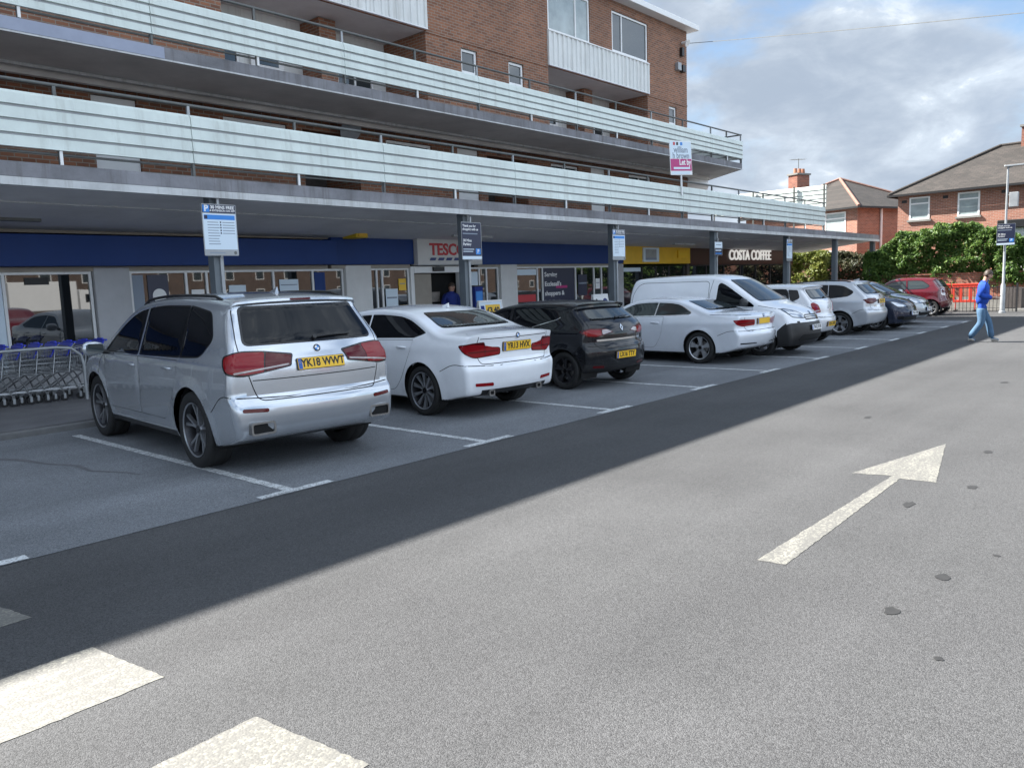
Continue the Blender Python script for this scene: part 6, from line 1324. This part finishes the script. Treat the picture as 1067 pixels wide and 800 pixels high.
def person(loc, rz, label, pose, top_m, leg_m, shoe_m='shoe', phone=False):
    e = empty('person',loc,label,'person',rz); P = pose
    J = []; E = []
    def J_(p,r_,par=None):
        J.append((*p,r_)); 
        if par is not None: E.append((par,len(J)-1))
        return len(J)-1
    pel = J_(P['pelvis'],(.13,.10)); sp = J_(P['spine'],(.125,.095),pel); ch = J_(P['chest'],(.145,.105),sp); nk = J_(P['neck'],.062,ch)
    hb_ = J_(P['jaw'],(.082,.092),nk); hc = J_(P['head'],(.102,.124),hb_); ht = J_(P['crown'],(.080,.098),hc)
    hd = Vector(P['head']); fw = Vector(P['look']).normalized(); lf = Vector((-fw.y,fw.x,0))
    nz = J_(hd+fw*.098+Vector((0,0,-.012)),.013,hc)
    for sd in (1,-1): J_(hd+lf*sd*.082,.016,hc)
    tips = {}
    for sd,k in ((1,'l'),(-1,'r')):
        sh_ = J_(P['sh_'+k],.058,ch); el = J_(P['el_'+k],.042,sh_); wr = J_(P['wr_'+k],.029,el); tips[k] = wr
        d = (Vector(P['wr_'+k])-Vector(P['el_'+k])).normalized(); side = Vector((0,1,0)) if abs(d.y) < .7 else Vector((1,0,0)); side = (side-d*side.dot(d)).normalized(); nrm = d.cross(side)
        w0 = Vector(P['wr_'+k]); pm = J_(w0+d*.075,(.030,.018),wr)
        for q,(off,ln) in enumerate(((-.030,.062),(-.010,.075),(.010,.070),(.029,.055))):
            b1 = J_(w0+d*.098+side*off,.0095,pm); b2 = J_(w0+d*(.098+ln*.55)+side*off*1.15+nrm*.012,.0088,b1); J_(w0+d*(.098+ln*.9)+side*off*1.2+nrm*.034,.0078,b2)
        t1 = J_(w0+d*.05-side*.042*sd+nrm*.01,.0105,pm); J_(w0+d*.095-side*.058*sd+nrm*.022,.009,t1)
        hp = J_(P['hip_'+k],.082,pel); kn = J_(P['kn_'+k],.055,hp); an = J_(P['an_'+k],.036,kn); J_(P['toe_'+k],(.036,.026),an)
    bo = skin('body',J,E,'skin',e,1)
    bo.data.materials.append(M[top_m]); bo.data.materials.append(M[leg_m])
    hands = []
    for k in 'lr': w_, e_ = Vector(P['wr_'+k]), Vector(P['el_'+k]); hands.append(w_+(w_-e_).normalized()*.11)
    for p in bo.data.polygons:
        if any((p.center-h).length < .125 for h in hands) or p.center.z > P['neck'][2]-.01: continue
        p.material_index = 1 if p.center.z > P['pelvis'][2]-.09 else 2
    # clothes as shells of their own
    def shell(name, ids, m, sub=1):
        JJ = []; EE = []
        for p,r_,par in ids:
            JJ.append((*p,r_)); 
            if par is not None: EE.append((par,len(JJ)-1))
        return skin(name,JJ,EE,m,e,sub)
    V_ = lambda k: Vector(P[k])
    shell('jacket',[(V_('pelvis')+Vector((0,0,-.06)),(.225,.20),None),(V_('spine'),(.20,.165),0),(V_('chest'),(.205,.165),1),(V_('neck')+Vector((0,0,.0)),.092,2),
        (V_('sh_l'),.105,2),(V_('el_l'),.080,4),(V_('wr_l'),.060,5),(V_('sh_r'),.105,2),(V_('el_r'),.080,7),(V_('wr_r'),.060,8)],top_m)
    shell('jeans' if leg_m == 'jeans' else 'trousers',[(V_('pelvis')-Vector((0,0,.05)),(.10,.09),None)]+sum([[(V_('hip_'+k)-Vector((0,0,.10)),.105,0),(V_('kn_'+k),.088,1+3*i),(V_('an_'+k)+Vector((0,0,.0)),.074,2+3*i)] for i,k in enumerate('lr')],[]),leg_m)
    for k in 'lr':
        a,t = V_('an_'+k),V_('toe_'+k); d = (t-a); hl = a-Vector((d.x,d.y,0)).normalized()*.055; hl.z = a.z-.045
        shell('shoe',[(hl,(.042,.040),None),(a+Vector((0,0,-.02)),.050,0),((a+t)/2+Vector((0,0,-.008)),(.048,.040),0),(t+Vector((0,0,.004)),(.044,.028),2)],shoe_m)
    hr = MB(); kk = 10; c = hd+Vector((0,0,.012)); VV = []; FF = []
    for i in range(7):
        ph = PI*.5*i/6
        for j in range(16):
            a = 2*PI*j/16; r_ = math.cos(ph); dirv = fw*math.cos(a)+lf*math.sin(a); back = 0.5-0.5*math.cos(a)
            low = -.055*back*(1-i/6)
            VV.append(c+dirv*r_*(.108 if back > .3 else .098)+lf*0+Vector((0,0,.115*math.sin(ph)+low+.028*(1-back)*(1-i/6))))
    FF = [(i*16+j,i*16+(j+1)%16,i*16+16+(j+1)%16,i*16+16+j) for i in range(6) for j in range(16)]
    hr.add(VV,FF,'hair'); hr.build('hair',e,smooth=80)
    ey = MB()
    for sd in (1,-1): ey.cyl(hd+fw*.078+lf*sd*.031+Vector((0,0,.012)),hd+fw*.090+lf*sd*.031+Vector((0,0,.012)),.010,'ink',n=8)
    ey.build('eyes',e); mo = MB(); mo.box((-.006,-.024,-.004),(.006,.024,.004),M['red_letter'] if False else 'pot',X=T(*(hd+fw*.086+Vector((0,0,-.052)))) @ rot(math.atan2(fw.y,fw.x),'Z')); mo.build('mouth',e)
    if phone:
        g = MB(); wl_ = V_('wr_l'); g.box((-.04,-.075,-.005),(.04,.075,.005),'gloss_black',X=T(wl_.x+.13,wl_.y-.06,wl_.z+.035) @ rot(R(-25),'Y')); o = g.build('mobile_phone',None); o.matrix_world = Matrix.Identity(4)
        o.location = Vector(loc); o.rotation_euler = (0,0,rz); tag(o,'dark phone held in the hand of the man in blue','phone')
    return e
walk = dict(pelvis=(0,0,.90),spine=(.01,0,1.10),chest=(.03,0,1.32),neck=(.06,0,1.45),jaw=(.09,0,1.515),head=(.115,0,1.585),crown=(.10,0,1.66),look=(1,-.25,-.25),
    sh_l=(.03,.175,1.375),el_l=(-.04,.225,1.10),wr_l=(.20,.13,1.03),sh_r=(.03,-.175,1.375),el_r=(-.02,-.225,1.10),wr_r=(.22,-.10,1.06),
    hip_l=(0,.085,.86),kn_l=(.14,.09,.49),an_l=(.22,.09,.085),toe_l=(.37,.09,.04),hip_r=(0,-.085,.86),kn_r=(.03,-.09,.47),an_r=(-.22,-.09,.105),toe_r=(-.09,-.095,.03))
person((21.55,4.12,0),R(-88),'man in a royal blue fleece and pale jeans walking across the car park',walk,'fleece','jeans',phone=True)
stand = dict(pelvis=(0,0,.93),spine=(0,0,1.13),chest=(.0,0,1.36),neck=(.02,0,1.52),jaw=(.03,0,1.58),head=(.04,0,1.645),crown=(.03,0,1.70),look=(1,.2,-.1),
    sh_l=(0,.19,1.42),el_l=(-.03,.26,1.14),wr_l=(.16,.16,1.00),sh_r=(0,-.19,1.42),el_r=(-.03,-.26,1.14),wr_r=(.16,-.16,1.00),
    hip_l=(0,.09,.89),kn_l=(.02,.10,.50),an_l=(0,.11,.09),toe_l=(.14,.13,.035),hip_r=(0,-.09,.89),kn_r=(.02,-.10,.50),an_r=(0,-.11,.09),toe_r=(.14,-.13,.035))
person((15.52,15.9,.10),R(-100),'person in a dark blue top standing in the supermarket doorway',stand,'staff_blue','trouser',shoe_m='black')

# ------------------------------------------------------------------ the parked cars
def place(key, x, y, rz, label, cat='car'):
    o = car('parked_car' if cat == 'car' else 'parked_van', SP[key], label, cat, (x,y,.004), R(rz)); return o
place('suv',4.87,9.13,85.5,'silver SUV parked nearest with yellow plate YK18 WWT')
place('saloon',8.25,9.46,87,'white saloon with yellow plate between silver SUV and black hatchback')
place('hatch',11.20,9.23,87,'black hatchback parked right of the white saloon')
place('convertible',15.62,9.22,88,'white two door convertible in front of the white van')
place('van',17.45,8.75,-90,'white panel van with black bumper, nose towards the road','van')
place('small',20.25,8.98,90,'small white hatchback with upright red lamps beside the van')
place('estate',23.7,9.2,90,'pale silver estate car with roof rails and dark red lamps')
place('navy_hatch',25.75,8.72,-94,'dark navy hatchback parked nose out beside the silver estate')
place('grey_hatch',28.3,9.0,-90,'silver grey hatchback parked nose out behind the navy car')
place('city',12.2,-9.0,90,'small dark red hatchback facing the shops across the car park')
place('city',33.9,9.2,90,'small dark red hatchback at the far end by the barriers')
# ------------------------------------------------------------------ light, sky, camera
SUN_EL, SUN_AZ = R(43.6), math.atan2(-.33, 1.0)         # azimuth measured from +Y towards +X
CLOUD_OFF = (3.1,1.7,0)
w = bpy.data.worlds.new('World'); scene.world = w; w.use_nodes = True
N, L = w.node_tree.nodes, w.node_tree.links
bg = N['Background']; bg.inputs[1].default_value = 0.05
sky = N.new('ShaderNodeTexSky'); sky.sky_type = 'NISHITA'; sky.sun_disc = False; sky.sun_elevation = SUN_EL; sky.sun_rotation = SUN_AZ; sky.air_density = 1.0; sky.dust_density = 0.2; sky.ozone_density = 1.5
tc = N.new('ShaderNodeTexCoord'); sp = N.new('ShaderNodeSeparateXYZ'); L.new(tc.outputs['Generated'], sp.inputs[0])
def math_(op, a, b=None):
    n = N.new('ShaderNodeMath'); n.operation = op
    for i,v in enumerate((a,b)):
        if v is None: continue
        if isinstance(v,(int,float)): n.inputs[i].default_value = v
        else: L.new(v, n.inputs[i])
    return n.outputs[0]
cu = N.new('ShaderNodeVectorMath'); cu.operation = 'MULTIPLY'; cu.inputs[1].default_value = (1,1,2.1); L.new(tc.outputs['Generated'], cu.inputs[0])
def noise_(scale, det, rough, off=(0,0,0), dist=0.0):
    m = N.new('ShaderNodeMapping'); m.inputs['Location'].default_value = off; L.new(cu.outputs[0], m.inputs[0])
    n = N.new('ShaderNodeTexNoise'); n.inputs['Scale'].default_value = scale; n.inputs['Detail'].default_value = det; n.inputs['Roughness'].default_value = rough; n.inputs['Distortion'].default_value = dist
    L.new(m.outputs[0], n.inputs['Vector']); return n.outputs['Fac']
def mrange(v, a, b, c, d):
    n = N.new('ShaderNodeMapRange'); n.interpolation_type = 'SMOOTHSTEP'; n.inputs[1].default_value = a; n.inputs[2].default_value = b; n.inputs[3].default_value = c; n.inputs[4].default_value = d; L.new(v, n.inputs['Value']); return n.outputs[0]
cover = mrange(noise_(2.6, 9, .55, CLOUD_OFF, .3), .405, .53, 0, 1)
hz = mrange(math_('ABSOLUTE', sp.outputs[2]), .0, .10, 1.0, 0.0)
cover = math_('MAXIMUM', cover, hz)
lump = noise_(5.2, 9, .56, (7.3,2.2,1), .35)
fine = noise_(13, 8, .6, (1.3,9.2,2), .4)
br = math_('ADD', math_('MULTIPLY', lump, .66), math_('MULTIPLY', fine, .34))
ramp = N.new('ShaderNodeValToRGB'); L.new(mrange(br,.36,.67,0,1), ramp.inputs[0])
e = ramp.color_ramp.elements; e[0].color = (2.3,2.75,3.4,1); e[1].color = (6.0,6.2,6.4,1); k_ = e.new(.45); k_.color = (3.0,3.45,4.05,1); k2 = e.new(.72); k2.color = (3.6,4.1,4.7,1)
# clouds on the unseen side opposite the sun, brightened as added fill for the shade
front = mrange(math_('MULTIPLY', sp.outputs[1], -1.0), -.30, .6, 1.0, 2.55)
cloud_fill = N.new('ShaderNodeVectorMath'); cloud_fill.operation = 'SCALE'; L.new(ramp.outputs[0], cloud_fill.inputs[0]); L.new(front, cloud_fill.inputs['Scale'])
mx = N.new('ShaderNodeMix'); mx.data_type = 'RGBA'; L.new(cover, mx.inputs[0]); L.new(sky.outputs[0], mx.inputs[6]); L.new(cloud_fill.outputs[0], mx.inputs[7]); L.new(mx.outputs[2], bg.inputs[0])
s = bpy.data.lights.new('sun','SUN'); s.energy = 4.9; s.angle = R(0.4); s.color = (1.0,.965,.91)
so = bpy.data.objects.new('sun', s); COL.objects.link(so)
sd_ = Vector((math.sin(SUN_AZ)*math.cos(SUN_EL), math.cos(SUN_AZ)*math.cos(SUN_EL), math.sin(SUN_EL)))
so.rotation_euler = (-sd_).to_track_quat('-Z','Y').to_euler(); so.location = (0,30,40)
yaw, pitch, roll, foc = 0.725293, -0.125174, -0.0354523, 825.975
fw = Vector((math.cos(pitch)*math.cos(yaw), math.cos(pitch)*math.sin(yaw), math.sin(pitch))); rt = Vector((math.sin(yaw),-math.cos(yaw),0)); up = rt.cross(fw)
r2 = rt*math.cos(roll)+up*math.sin(roll); u2 = -rt*math.sin(roll)+up*math.cos(roll)
c = bpy.data.cameras.new('camera'); co = bpy.data.objects.new('camera', c); COL.objects.link(co); scene.camera = co
co.matrix_world = Matrix(((r2.x,u2.x,-fw.x,0),(r2.y,u2.y,-fw.y,0),(r2.z,u2.z,-fw.z,1.7619),(0,0,0,1)))
c.sensor_fit = 'HORIZONTAL'; c.angle = 2*math.atan(533.5/foc); c.clip_start = .05; c.clip_end = 2000
scene.view_settings.view_transform = 'Standard'; scene.view_settings.look = 'None'; scene.view_settings.exposure = 2.0; scene.view_settings.gamma = 1.0
scene.cycles.max_bounces = 7
